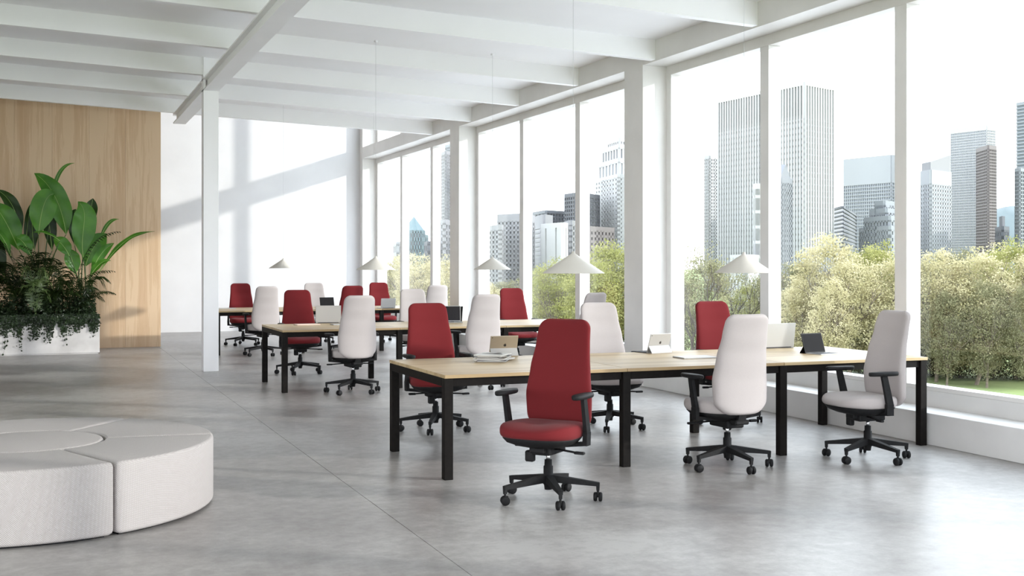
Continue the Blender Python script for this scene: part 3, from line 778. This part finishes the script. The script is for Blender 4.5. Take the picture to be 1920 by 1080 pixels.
def frond(parent, path, ll, mat, nl=22, name='frond', droop=.35):
    pts = bez(path, nl); bm = nb(); tube(bm, pts, [.007 - .005 * i / nl for i in range(nl + 1)], 5)
    for i in range(3, nl + 1):
        p = pts[i]; d = (pts[min(i + 1, nl)] - pts[i - 1]).normalized(); t = i / nl
        L = ll * math.sin(PI * (.15 + .8 * t)) ** .7
        for s in (-1, 1):
            side = d.cross(Vector((0, 0, 1)))
            if side.length < .2: side = Vector((1, 0, 0))
            side.normalize(); dr = (side * s * .8 + d * .75 + Vector((0, random.uniform(-.15, .15), random.uniform(-.1, .15) - droop * .4))).normalized()
            e = p + dr * L + Vector((0, 0, -L * droop)); m_ = p + dr * L * .5 + Vector((0, 0, -L * droop * .15))
            w = d * .010
            v = [bm.verts.new(c) for c in (p - w * .5, m_ - w, e, m_ + w)]
            bm.faces.new(v)
    return obj(name, bm, mat, parent)
def palm(px, py, Y, n, spread, hgt, ll, label, mat='palm', seed=0, nm='palm_plant'):
    random.seed(seed); r = onY(px, py, Y); root = Vector((r.x, Y, zr))
    t = empty(nm, root, label=label, cat='plant', group='leafy plants in the planter')
    for i in range(n):
        a = 2 * PI * i / n + random.uniform(-.3, .3); sp_ = spread * random.uniform(.55, 1.1); h = hgt * random.uniform(.5, 1.1)
        dx, dy = math.cos(a) * sp_, math.sin(a) * sp_ * .55
        if root.y + dy > 22.1: dy = 22.1 - root.y
        frond(t, [(0, 0, 0), (dx * .15, dy * .15, h * .9), (dx * .6, dy * .6, h * 1.25), (dx, dy, h * random.uniform(.6, .95))], ll * random.uniform(.8, 1.1), M[mat])
    return t
palm(40, 590, 21.30, 24, .80, 1.05, .30, 'dark feathery palm in the left half of the planter', 'palm', 3)
palm(95, 590, 21.20, 22, .60, .85, .26, 'dark feathery palm in the middle of the planter', 'palm', 4)
palm(150, 590, 21.25, 14, .50, .70, .22, 'dark feathery palm with arching fronds at the right end of the planter', 'palm', 5)
palm(-40, 590, 21.30, 20, .8, 1.25, .32, 'dark feathery palm at the left picture edge', 'palm', 8)
palm(66, 590, 21.08, 14, .30, .85, .18, 'small pale green fan-like palm at the front of the planter', 'palml', 6)
palm(-150, 590, 21.4, 12, .7, 1.1, .26, 'feathery palm beyond the left picture edge', 'palm', 9)
# extra arching dark fronds of the right-hand palm
random.seed(21)
rr = Vector((onY(140, 590, 21.3).x, 21.3, zr)); t = empty('palm_plant', rr, label='palm with long dark fronds arching to the right over the planter end', cat='plant', group='leafy plants in the planter')
for P_ in ([(140, 590), (140, 480), (175, 436), (223, 434)], [(130, 590), (120, 540), (165, 500), (213, 508)], [(150, 590), (150, 560), (185, 535), (215, 550)], [(120, 590), (110, 520), (80, 470), (40, 460)], [(120, 590), (100, 560), (60, 530), (20, 545)], [(135, 590), (125, 520), (105, 490), (90, 500)]):
    frond(t, [onY(a, b, 21.2 - .06 * i) - rr for i, (a, b) in enumerate(P_)], .15, M['palm'], 26, droop=.5)
# low filler shrubs between the plants
def filler(x0, x1, label, seed):
    rng = np.random.RandomState(seed); n = 3800
    P = np.stack([rng.uniform(x0, x1, n), rng.uniform(PY0 + .08, PY1 - .08, n), zr + np.abs(rng.normal(0, .17, n)) + .01], 1)
    c = Vector(((x0 + x1) / 2, 21.35, zr)); t = empty('fern', c, label=label, cat='plant', group='leafy plants in the planter')
    o = quads('foliage', rnd_quads(P - np.array(c), .055, .45, rng), M['ivy'], t); o['kind'] = 'stuff'
    bm = nb()
    for i in range(16):
        bx_ = rng.uniform(x0, x1) - c.x; by_ = rng.uniform(-.3, .3); tube(bm, [(bx_, by_, 0), (bx_ + rng.uniform(-.05, .05), by_, .2)], .004, 4)
    obj('stems', bm, M['stem'], t)
filler(-.75, .05, 'low dark fern between the palms in the middle of the planter', 1)
filler(.05, .80, 'low dark fern at the right end of the planter', 2)
filler(-2.2, -.75, 'low dark fern in the left half of the planter', 3)
# trailing ivy over the front edge
random.seed(5); rng = np.random.RandomState(5)
t = empty('trailing_ivy', (-.3, PY0, PH), label='dark green ivy trailing over the front edge of the white planter', cat='plant')
for i in range(190):
    x = -1.6 + 2.43 * (i + rng.uniform(0, 1)) / 190; Lh = rng.uniform(.07, .20) + (.16 * rng.uniform(0, 1) if i % 4 == 0 else 0) + .07 * math.sin(i * .35)
    Lh = max(Lh * 1.45, .10) * (.72 if x > .5 else 1); y0 = PY0 + .10
    pth = [Vector((x, y0, PH - .03)), Vector((x, PY0 + .03, PH + .03)), Vector((x + .01, PY0 - .03, PH + .01)), Vector((x + rng.uniform(-.02, .02), PY0 - .022, PH - Lh * .5)), Vector((x + rng.uniform(-.03, .03), PY0 - .018, PH - Lh))]
    org = Vector((-.3, PY0, PH)); pts = bez(pth, 12)
    bm = nb(); tube(bm, [q - org for q in pts], .0015, 3)
    for q in pts * 3 + pts[:6] * 3:
        for _ in range(1):
            c = q - org + Vector((rng.normal(0, .014), min(rng.normal(-.012, .010), .0), rng.normal(0, .012)))
            a = Vector(rng.normal(size=3)); a.y *= .4; a.normalize(); b_ = a.cross(Vector((rng.normal(0, .3), -1, rng.normal(0, .3)))).normalized(); s = rng.uniform(.012, .021)
            bm.faces.new([bm.verts.new(v) for v in (c - a * s, c - b_ * s * .8, c + a * s * 1.2, c + b_ * s * .8)])
    obj('vine', bm, M['ivy'], t)

# ================================================================== OUTDOORS
GZ = -7.0
gr = obj('ground', boxm(-300, 1500, -300, 1500, GZ - .5, GZ), M['grass']); tag(gr, kind='structure')
pv = obj('bounce_paving', boxm(7.8, 48, -200, 500, GZ, GZ + .05), M['bounce']); tag(pv, kind='structure')  # unseen pale ground, added to bounce neutral light up onto the ceiling
def branchy(bm, rng, h, spread, r0, levels=3, tips=None):
    def grow(p, d, L, r, lev):
        q = p + d * L * .5 + Vector(rng.normal(0, .05 * L, 3)); e = q + (d + Vector(rng.normal(0, .12, 3))) * L * .5
        tube(bm, [p, q, e], [r, r * .8, r * .62], 6 if lev == 0 else 4, False)
        if lev >= 1: tips.append((e, r)); tips.append((q, r))
        if lev < levels:
            k = 4 if lev == 0 else 3
            for j in range(k):
                a = 2 * PI * j / k + rng.uniform(0, 1.5); sp_ = spread * rng.uniform(.5, 1.1)
                nd_ = (d + Vector((math.cos(a) * sp_, math.sin(a) * sp_, rng.uniform(0, .3)))).normalized()
                grow(e if j % 3 else q, nd_, L * rng.uniform(.55, .8), r * .6, lev + 1)
    grow(Vector((0, 0, -.1)), Vector((rng.uniform(-.08, .08), rng.uniform(-.08, .08), 1)), h * .33, r0, 0)
TREES = {}
def tree_kind(key, h, rad, zc, nleaf, lsize, fol, bark, seed, clump=.45, nclump=150, bottom=.2):
    rng = np.random.RandomState(seed); bm = nb(); tips = []
    branchy(bm, rng, h, .55, .16, 4, tips)
    tr = mesh_bm('trunk', bm); tr.materials.append(bark)
    # clumps within an ellipsoid shell
    C = []
    while len(C) < nclump:
        v = rng.normal(size=3); v /= np.linalg.norm(v); q = rng.uniform(.45, 1) ** .5
        x, y_, z_ = v[0] * rad * q, v[1] * rad * q, zc + v[2] * (h - zc) * q if v[2] > 0 else zc + v[2] * (zc - bottom * h) * q
        C.append((x, y_, z_))
    C = np.array(C); idx = rng.randint(0, nclump, nleaf); sz = rng.uniform(.6, 1.3, nclump)[idx][:, None]
    P = C[idx] + rng.normal(size=(nleaf, 3)) * clump * sz * np.array([1, 1, .7])
    P[:, 2] = np.minimum(P[:, 2], h + .2)
    V = rnd_quads(P, lsize, .6, rng)
    me_o = quads('foliage', V, fol); fm = me_o.data; bpy.data.objects.remove(me_o)
    TREES[key] = (tr, fm)
tree_kind('pale', 10, 2.7, 5.6, 15000, .17, M['fol_pale'], M['bark'], 1, .36, 240)
tree_kind('pale2', 10, 2.5, 5.4, 14000, .17, M['fol_pale'], M['bark'], 2, .36, 230, .12)
tree_kind('green', 10, 2.6, 5.8, 15000, .17, M['fol_green'], M['bark'], 3, .36, 240)
tree_kind('olive', 10, 2.6, 5.5, 14000, .17, M['fol_olive'], M['bark'], 4, .42, 230, .1)
tree_kind('open', 10, 3.0, 6.6, 2800, .16, M['fol_olive'], M['barkd'], 5, .38, 90, .4)
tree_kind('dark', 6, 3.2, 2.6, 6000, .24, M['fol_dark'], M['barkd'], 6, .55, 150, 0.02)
def tree(kind, px, Z, ytop, label, group, wide=1.0):
    x, y_ = at(px, Z); h = EYE - (ytop - HZ) * Z / F - GZ; s = h / (6 if kind == 'dark' else 10)
    t = empty('bush' if kind == 'dark' else 'park_tree', (x, y_, GZ), random.uniform(0, 6.28), label=label, cat='bush' if kind == 'dark' else 'tree', group=group)
    t.scale = (s * wide, s * wide, s)
    link('trunk', TREES[kind][0], None, t); f = link('foliage', TREES[kind][1], None, t); f['kind'] = 'stuff'
    return t
random.seed(11)
pl_lab = {'pale': 'pale yellow-green park tree', 'pale2': 'pale yellow-green park tree', 'green': 'fresh green leafy park tree', 'olive': 'olive-green leafy park tree', 'open': 'bare-branched park tree', 'dark': 'dark shrub'}
ORD = {2: ['left', 'right'], 3: ['leftmost', 'middle', 'rightmost'], 4: ['leftmost', 'second from the left', 'third from the left', 'rightmost'], 5: ['leftmost', 'second from the left', 'middle', 'fourth from the left', 'rightmost']}
def row(spec, where, grp):
    fam = lambda k: {'pale2': 'pale'}.get(k, k)
    for k in set(fam(q[0]) for q in spec):
        m_ = sorted([q for q in spec if fam(q[0]) == k], key=lambda q: q[1])
        for i, q in enumerate(m_):
            pre = ORD[len(m_)][i] + ' ' if len(m_) > 1 else ''
            tree(q[0], q[1], q[2], q[3], pre + pl_lab[q[0]] + ' ' + where, grp, q[4])
    return
    for kind, px, Z, yt, wd in spec: tree(kind, px, Z, yt, pl_lab[kind] + ' ' + where, grp + ', ' + ('shrubs' if kind == 'dark' else {'pale2': 'pale'}.get(kind, kind) + ' kind'), wd)
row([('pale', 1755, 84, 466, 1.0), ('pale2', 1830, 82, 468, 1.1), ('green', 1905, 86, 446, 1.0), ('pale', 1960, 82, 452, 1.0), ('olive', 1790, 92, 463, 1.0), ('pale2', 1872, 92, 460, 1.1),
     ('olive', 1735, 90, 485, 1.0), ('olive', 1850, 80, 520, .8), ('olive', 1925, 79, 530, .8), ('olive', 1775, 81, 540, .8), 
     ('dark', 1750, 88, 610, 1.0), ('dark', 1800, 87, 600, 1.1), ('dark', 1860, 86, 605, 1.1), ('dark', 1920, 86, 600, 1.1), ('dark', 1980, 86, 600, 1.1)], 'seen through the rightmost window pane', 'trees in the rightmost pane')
row([('pale', 1552, 88, 436, 1.0), ('green', 1645, 90, 452, 1.0), ('pale2', 1600, 84, 480, 1.1), ('olive', 1505, 92, 482, 1.0), ('pale', 1500, 86, 520, .9), ('pale2', 1670, 84, 476, 1.0), ('pale', 1560, 82, 520, .9), ('olive', 1625, 96, 470, 1.1),
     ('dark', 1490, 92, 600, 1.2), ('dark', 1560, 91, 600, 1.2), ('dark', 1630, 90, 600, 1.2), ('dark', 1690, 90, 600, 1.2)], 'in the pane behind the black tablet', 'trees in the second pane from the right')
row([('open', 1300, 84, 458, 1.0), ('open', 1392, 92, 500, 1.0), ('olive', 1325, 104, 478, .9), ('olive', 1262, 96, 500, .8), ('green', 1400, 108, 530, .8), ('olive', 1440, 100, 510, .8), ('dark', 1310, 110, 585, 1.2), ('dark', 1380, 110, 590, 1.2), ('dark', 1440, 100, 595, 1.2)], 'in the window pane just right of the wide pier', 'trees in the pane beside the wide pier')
row([('green', 1150, 100, 451, 1.1), ('green', 1105, 96, 476, 1.0), ('green', 1040, 100, 484, 1.1), ('olive', 1010, 104, 500, 1.0), ('olive', 1075, 110, 500, 1.1), ('green', 1190, 100, 460, 1.0), ('olive', 950, 112, 522, 1.0), ('pale', 915, 110, 528, 1.0),
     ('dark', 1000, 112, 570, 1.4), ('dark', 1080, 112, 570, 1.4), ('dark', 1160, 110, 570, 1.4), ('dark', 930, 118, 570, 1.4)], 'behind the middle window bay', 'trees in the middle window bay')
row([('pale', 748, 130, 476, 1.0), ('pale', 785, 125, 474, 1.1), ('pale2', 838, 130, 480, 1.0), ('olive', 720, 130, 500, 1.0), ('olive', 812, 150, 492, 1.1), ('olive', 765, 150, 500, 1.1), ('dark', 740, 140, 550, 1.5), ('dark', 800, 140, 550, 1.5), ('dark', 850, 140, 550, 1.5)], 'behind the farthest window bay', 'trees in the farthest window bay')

# ------------------------------------------------------------------ skyline
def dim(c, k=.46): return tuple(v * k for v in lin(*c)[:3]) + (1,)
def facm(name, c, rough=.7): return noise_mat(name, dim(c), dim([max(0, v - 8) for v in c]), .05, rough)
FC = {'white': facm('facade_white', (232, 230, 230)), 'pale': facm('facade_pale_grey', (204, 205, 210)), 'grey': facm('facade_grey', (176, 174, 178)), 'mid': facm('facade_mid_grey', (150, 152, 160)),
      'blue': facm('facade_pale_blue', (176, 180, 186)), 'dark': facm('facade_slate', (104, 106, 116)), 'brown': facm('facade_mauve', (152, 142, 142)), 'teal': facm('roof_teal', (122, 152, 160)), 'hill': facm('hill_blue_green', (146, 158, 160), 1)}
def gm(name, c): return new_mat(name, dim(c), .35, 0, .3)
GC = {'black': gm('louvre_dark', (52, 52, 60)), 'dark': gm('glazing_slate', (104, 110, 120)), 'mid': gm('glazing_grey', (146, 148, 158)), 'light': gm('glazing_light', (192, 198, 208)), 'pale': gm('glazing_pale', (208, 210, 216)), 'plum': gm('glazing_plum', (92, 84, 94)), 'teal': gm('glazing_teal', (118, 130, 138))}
def facade(bm, A_, B_, z0, z1, cols, rows, pf, sf, d, top=0, mi=0):
    A_, B_ = Vector((A_[0], A_[1], 0)), Vector((B_[0], B_[1], 0)); L = (B_ - A_).length
    if L < .01: return
    u = (B_ - A_) / L; n_ = Vector((u.y, -u.x, 0))
    def rb(s0, s1, a, b):
        q = [A_ + u * s0, A_ + u * s1, A_ + u * s1 + n_ * d, A_ + u * s0 + n_ * d]
        prism(bm, [(v.x, v.y) for v in q][::-1], a, b, mi)
    zt = z1 - top
    if cols:
        c = L / cols; w = c * pf
        for i in range(cols + 1):
            s0 = max(0, i * c - w / 2); s1 = min(L, i * c + w / 2); rb(s0, s1, z0, zt)
    if rows:
        h = (zt - z0) / rows; w = h * sf
        for i in range(rows + 1):
            a = max(z0, z0 + i * h - w / 2); b = min(zt, z0 + i * h + w / 2)
            rb(0, L, a, b)
    if top: rb(0, L, zt, z1)
def tower(name, label, L, C, R, Zc, fm, gmn, c1, c2, rows, pf=.4, sf=.35, top=1.5, fm2=None, d=.35, z0=GZ, parent=None, thin=None):
    """visible corner C with faces toward L and R; each given as (pixel column, pixel row of the roof line)"""
    zt = EYE + (HZ - C[1]) * Zc / F
    def P(q):
        Z = (zt - EYE) * F / (HZ - q[1]) ; return Vector((*at(q[0], Z), 0))
    a, b, c = P(L), Vector((*at(C[0], Zc), 0)), P(R)
    if (c - b).length < .5 or R[0] <= C[0] + .5:
        dd = (b - a).normalized(); c = b + Vector((-dd.y, dd.x, 0)) * (thin or 10)
    if (a - b).length < .5:
        dd = (c - b).normalized(); a = b + Vector((-dd.y, dd.x, 0)) * (thin or 10)
    e = a + (c - b)
    t = parent or empty(name, (b.x, b.y, GZ), label=label, cat='building', group='towers of the city skyline')
    off = Vector((b.x, b.y, GZ))
    bm = nb(); prism(bm, [((v - off).x, (v - off).y) for v in (a, b, c, e)], z0 - GZ, zt - GZ - .05)
    g_ = obj('glazing', bm, GC[gmn], t)
    bm = nb(); f = lambda v: ((v - off).x, (v - off).y)
    facade(bm, f(a), f(b), z0 - GZ, zt - GZ, c1, rows, pf, sf, d, top)
    facade(bm, f(b), f(c), z0 - GZ, zt - GZ, c2, rows, pf, sf, d, top)
    facade(bm, f(c), f(e), z0 - GZ, zt - GZ, 0, rows, pf, .9, d, top); facade(bm, f(e), f(a), z0 - GZ, zt - GZ, 0, rows, pf, .9, d, top)
    w_ = obj('facade', bm, FC[fm], t); w_['kind'] = 'stuff'
    return t, a, b, c, e, zt, off
def slab_roof(t, a, b, c, e, off, z, h, mat, s=.5):
    m_ = (a + b + c + e) / 4; q = [m_ + (v - m_) * s for v in (a, b, c, e)]
    bm = nb(); prism(bm, [((v - off).x, (v - off).y) for v in q], z - GZ, z - GZ + h); obj('roof_block', bm, FC[mat], t)
# striped tower
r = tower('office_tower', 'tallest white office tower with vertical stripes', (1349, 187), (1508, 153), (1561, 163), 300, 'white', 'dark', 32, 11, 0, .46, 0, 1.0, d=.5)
t, a, b, c, e, zt, off = r
bm = nb()
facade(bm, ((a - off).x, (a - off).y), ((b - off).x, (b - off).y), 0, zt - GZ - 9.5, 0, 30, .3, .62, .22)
facade(bm, ((b - off).x, (b - off).y), ((c - off).x, (c - off).y), 0, zt - GZ - 9.5, 0, 30, .3, .22, .22)  # thinner pale bands bare more dark glass: shade built into the right face
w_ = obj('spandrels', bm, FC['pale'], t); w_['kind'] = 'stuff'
bm = nb()
for A_, B_, n_ in ((a, b, 32), (b, c, 11)):
    u = (B_ - A_).normalized(); q = u.cross(Vector((0, 0, 1))) * .12; L = (B_ - A_).length; cw = L / n_
    for i in range(n_):
        s0, s1 = (i + .27) * cw, (i + .73) * cw; P0 = A_ + u * s0 - off; P1 = A_ + u * s1 - off
        prism(bm, [(P0.x, P0.y), (P0.x + q.x, P0.y + q.y), (P1.x + q.x, P1.y + q.y), (P1.x, P1.y)], zt - GZ - 8.5, zt - GZ - 1.2)
w_ = obj('dark_louvre', bm, GC['black'], t); w_['kind'] = 'stuff'; w_['label'] = 'row of dark louvre slots under the roof line'
bm = nb(); sh = [a, a + (a - b).normalized() * 1.2, a + (a - b).normalized() * 1.2 + (c - b), a + (c - b)]
prism(bm, [((v - off).x, (v - off).y) for v in sh], 0, zt - GZ - 2.4 - 1.0); obj('side_shaft', bm, FC['white'], t)
tower('office_tower', 'slim pale tower left of the striped white tower', (1322, 292), (1331, 291), (1344, 292), 360, 'white', 'light', 3, 3, 40, .5, .4, 1)
r = tower('apartment_tower', 'grey gabled stone tower in front of the striped tower', (1452, 334), (1463, 333), (1483, 336), 246, 'mid', 'mid', 4, 5, 24, .6, .5, 1)
t, a, b, c, e, zt, off = r
bm = nb(); lo = [v - off for v in (a, b, c, e)]; m_ = sum(lo, Vector()) / 4
vs = [bm.verts.new((v.x, v.y, zt - GZ)) for v in lo]; r1, r2 = (lo[0] + lo[3]) / 2, (lo[1] + lo[2]) / 2
t1_, t2_ = bm.verts.new((r1.x, r1.y, zt - GZ + 3)), bm.verts.new((r2.x, r2.y, zt - GZ + 3))
bm.faces.new((vs[0], vs[1], t2_, t1_)); bm.faces.new((vs[2], vs[3], t1_, t2_)); bm.faces.new((vs[1], vs[2], t2_)); bm.faces.new((vs[3], vs[0], t1_)); bm.faces.new(vs[::-1])
obj('gable_roof', bm, FC['mid'], t)
tower('office_tower', 'slender white turret left of the mullion in front of the striped tower', (1416, 345), (1421, 344), (1426, 345), 212, 'white', 'pale', 1, 1, 8, .8, .8, 1)
tower('house', 'low white-roofed house between trees and striped tower', (1372, 478), (1398, 477), (1420, 478), 200, 'white', 'mid', 4, 3, 3, .5, .5, .5)
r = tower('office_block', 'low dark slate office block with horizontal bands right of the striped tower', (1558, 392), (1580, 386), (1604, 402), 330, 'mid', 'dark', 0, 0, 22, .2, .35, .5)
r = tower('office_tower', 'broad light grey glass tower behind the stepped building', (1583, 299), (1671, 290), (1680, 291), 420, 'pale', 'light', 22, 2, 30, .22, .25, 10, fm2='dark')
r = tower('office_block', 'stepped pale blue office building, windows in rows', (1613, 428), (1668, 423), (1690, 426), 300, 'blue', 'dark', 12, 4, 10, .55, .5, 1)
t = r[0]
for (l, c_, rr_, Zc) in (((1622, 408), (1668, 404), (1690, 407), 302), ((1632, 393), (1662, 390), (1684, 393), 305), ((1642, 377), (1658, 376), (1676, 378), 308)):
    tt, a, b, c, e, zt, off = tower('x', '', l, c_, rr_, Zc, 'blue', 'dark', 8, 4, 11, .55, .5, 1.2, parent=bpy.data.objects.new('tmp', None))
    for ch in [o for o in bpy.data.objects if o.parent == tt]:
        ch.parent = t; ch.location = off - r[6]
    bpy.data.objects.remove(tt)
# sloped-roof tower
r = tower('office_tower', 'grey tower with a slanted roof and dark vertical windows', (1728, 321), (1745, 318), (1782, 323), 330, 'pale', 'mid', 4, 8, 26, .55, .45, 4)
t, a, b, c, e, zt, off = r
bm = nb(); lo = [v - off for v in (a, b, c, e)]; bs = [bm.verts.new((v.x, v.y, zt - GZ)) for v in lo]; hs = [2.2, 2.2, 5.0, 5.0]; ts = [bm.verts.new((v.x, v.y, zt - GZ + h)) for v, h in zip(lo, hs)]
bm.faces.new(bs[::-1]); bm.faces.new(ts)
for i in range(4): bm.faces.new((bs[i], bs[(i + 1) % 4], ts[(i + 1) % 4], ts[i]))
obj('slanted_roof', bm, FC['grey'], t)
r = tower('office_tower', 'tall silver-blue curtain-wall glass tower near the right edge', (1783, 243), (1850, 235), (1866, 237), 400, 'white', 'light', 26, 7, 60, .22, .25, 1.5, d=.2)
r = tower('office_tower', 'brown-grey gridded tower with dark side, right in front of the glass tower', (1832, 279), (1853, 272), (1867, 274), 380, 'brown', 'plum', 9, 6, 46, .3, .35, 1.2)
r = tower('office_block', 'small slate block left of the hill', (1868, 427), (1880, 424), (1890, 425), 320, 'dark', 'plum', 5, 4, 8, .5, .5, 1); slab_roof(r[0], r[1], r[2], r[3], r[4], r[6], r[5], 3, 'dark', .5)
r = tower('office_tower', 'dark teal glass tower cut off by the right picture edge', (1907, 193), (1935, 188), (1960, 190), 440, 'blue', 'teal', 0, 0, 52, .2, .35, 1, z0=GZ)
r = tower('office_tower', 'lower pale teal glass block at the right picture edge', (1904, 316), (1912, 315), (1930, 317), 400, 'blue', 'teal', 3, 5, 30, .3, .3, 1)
# white stepped tower behind middle bay
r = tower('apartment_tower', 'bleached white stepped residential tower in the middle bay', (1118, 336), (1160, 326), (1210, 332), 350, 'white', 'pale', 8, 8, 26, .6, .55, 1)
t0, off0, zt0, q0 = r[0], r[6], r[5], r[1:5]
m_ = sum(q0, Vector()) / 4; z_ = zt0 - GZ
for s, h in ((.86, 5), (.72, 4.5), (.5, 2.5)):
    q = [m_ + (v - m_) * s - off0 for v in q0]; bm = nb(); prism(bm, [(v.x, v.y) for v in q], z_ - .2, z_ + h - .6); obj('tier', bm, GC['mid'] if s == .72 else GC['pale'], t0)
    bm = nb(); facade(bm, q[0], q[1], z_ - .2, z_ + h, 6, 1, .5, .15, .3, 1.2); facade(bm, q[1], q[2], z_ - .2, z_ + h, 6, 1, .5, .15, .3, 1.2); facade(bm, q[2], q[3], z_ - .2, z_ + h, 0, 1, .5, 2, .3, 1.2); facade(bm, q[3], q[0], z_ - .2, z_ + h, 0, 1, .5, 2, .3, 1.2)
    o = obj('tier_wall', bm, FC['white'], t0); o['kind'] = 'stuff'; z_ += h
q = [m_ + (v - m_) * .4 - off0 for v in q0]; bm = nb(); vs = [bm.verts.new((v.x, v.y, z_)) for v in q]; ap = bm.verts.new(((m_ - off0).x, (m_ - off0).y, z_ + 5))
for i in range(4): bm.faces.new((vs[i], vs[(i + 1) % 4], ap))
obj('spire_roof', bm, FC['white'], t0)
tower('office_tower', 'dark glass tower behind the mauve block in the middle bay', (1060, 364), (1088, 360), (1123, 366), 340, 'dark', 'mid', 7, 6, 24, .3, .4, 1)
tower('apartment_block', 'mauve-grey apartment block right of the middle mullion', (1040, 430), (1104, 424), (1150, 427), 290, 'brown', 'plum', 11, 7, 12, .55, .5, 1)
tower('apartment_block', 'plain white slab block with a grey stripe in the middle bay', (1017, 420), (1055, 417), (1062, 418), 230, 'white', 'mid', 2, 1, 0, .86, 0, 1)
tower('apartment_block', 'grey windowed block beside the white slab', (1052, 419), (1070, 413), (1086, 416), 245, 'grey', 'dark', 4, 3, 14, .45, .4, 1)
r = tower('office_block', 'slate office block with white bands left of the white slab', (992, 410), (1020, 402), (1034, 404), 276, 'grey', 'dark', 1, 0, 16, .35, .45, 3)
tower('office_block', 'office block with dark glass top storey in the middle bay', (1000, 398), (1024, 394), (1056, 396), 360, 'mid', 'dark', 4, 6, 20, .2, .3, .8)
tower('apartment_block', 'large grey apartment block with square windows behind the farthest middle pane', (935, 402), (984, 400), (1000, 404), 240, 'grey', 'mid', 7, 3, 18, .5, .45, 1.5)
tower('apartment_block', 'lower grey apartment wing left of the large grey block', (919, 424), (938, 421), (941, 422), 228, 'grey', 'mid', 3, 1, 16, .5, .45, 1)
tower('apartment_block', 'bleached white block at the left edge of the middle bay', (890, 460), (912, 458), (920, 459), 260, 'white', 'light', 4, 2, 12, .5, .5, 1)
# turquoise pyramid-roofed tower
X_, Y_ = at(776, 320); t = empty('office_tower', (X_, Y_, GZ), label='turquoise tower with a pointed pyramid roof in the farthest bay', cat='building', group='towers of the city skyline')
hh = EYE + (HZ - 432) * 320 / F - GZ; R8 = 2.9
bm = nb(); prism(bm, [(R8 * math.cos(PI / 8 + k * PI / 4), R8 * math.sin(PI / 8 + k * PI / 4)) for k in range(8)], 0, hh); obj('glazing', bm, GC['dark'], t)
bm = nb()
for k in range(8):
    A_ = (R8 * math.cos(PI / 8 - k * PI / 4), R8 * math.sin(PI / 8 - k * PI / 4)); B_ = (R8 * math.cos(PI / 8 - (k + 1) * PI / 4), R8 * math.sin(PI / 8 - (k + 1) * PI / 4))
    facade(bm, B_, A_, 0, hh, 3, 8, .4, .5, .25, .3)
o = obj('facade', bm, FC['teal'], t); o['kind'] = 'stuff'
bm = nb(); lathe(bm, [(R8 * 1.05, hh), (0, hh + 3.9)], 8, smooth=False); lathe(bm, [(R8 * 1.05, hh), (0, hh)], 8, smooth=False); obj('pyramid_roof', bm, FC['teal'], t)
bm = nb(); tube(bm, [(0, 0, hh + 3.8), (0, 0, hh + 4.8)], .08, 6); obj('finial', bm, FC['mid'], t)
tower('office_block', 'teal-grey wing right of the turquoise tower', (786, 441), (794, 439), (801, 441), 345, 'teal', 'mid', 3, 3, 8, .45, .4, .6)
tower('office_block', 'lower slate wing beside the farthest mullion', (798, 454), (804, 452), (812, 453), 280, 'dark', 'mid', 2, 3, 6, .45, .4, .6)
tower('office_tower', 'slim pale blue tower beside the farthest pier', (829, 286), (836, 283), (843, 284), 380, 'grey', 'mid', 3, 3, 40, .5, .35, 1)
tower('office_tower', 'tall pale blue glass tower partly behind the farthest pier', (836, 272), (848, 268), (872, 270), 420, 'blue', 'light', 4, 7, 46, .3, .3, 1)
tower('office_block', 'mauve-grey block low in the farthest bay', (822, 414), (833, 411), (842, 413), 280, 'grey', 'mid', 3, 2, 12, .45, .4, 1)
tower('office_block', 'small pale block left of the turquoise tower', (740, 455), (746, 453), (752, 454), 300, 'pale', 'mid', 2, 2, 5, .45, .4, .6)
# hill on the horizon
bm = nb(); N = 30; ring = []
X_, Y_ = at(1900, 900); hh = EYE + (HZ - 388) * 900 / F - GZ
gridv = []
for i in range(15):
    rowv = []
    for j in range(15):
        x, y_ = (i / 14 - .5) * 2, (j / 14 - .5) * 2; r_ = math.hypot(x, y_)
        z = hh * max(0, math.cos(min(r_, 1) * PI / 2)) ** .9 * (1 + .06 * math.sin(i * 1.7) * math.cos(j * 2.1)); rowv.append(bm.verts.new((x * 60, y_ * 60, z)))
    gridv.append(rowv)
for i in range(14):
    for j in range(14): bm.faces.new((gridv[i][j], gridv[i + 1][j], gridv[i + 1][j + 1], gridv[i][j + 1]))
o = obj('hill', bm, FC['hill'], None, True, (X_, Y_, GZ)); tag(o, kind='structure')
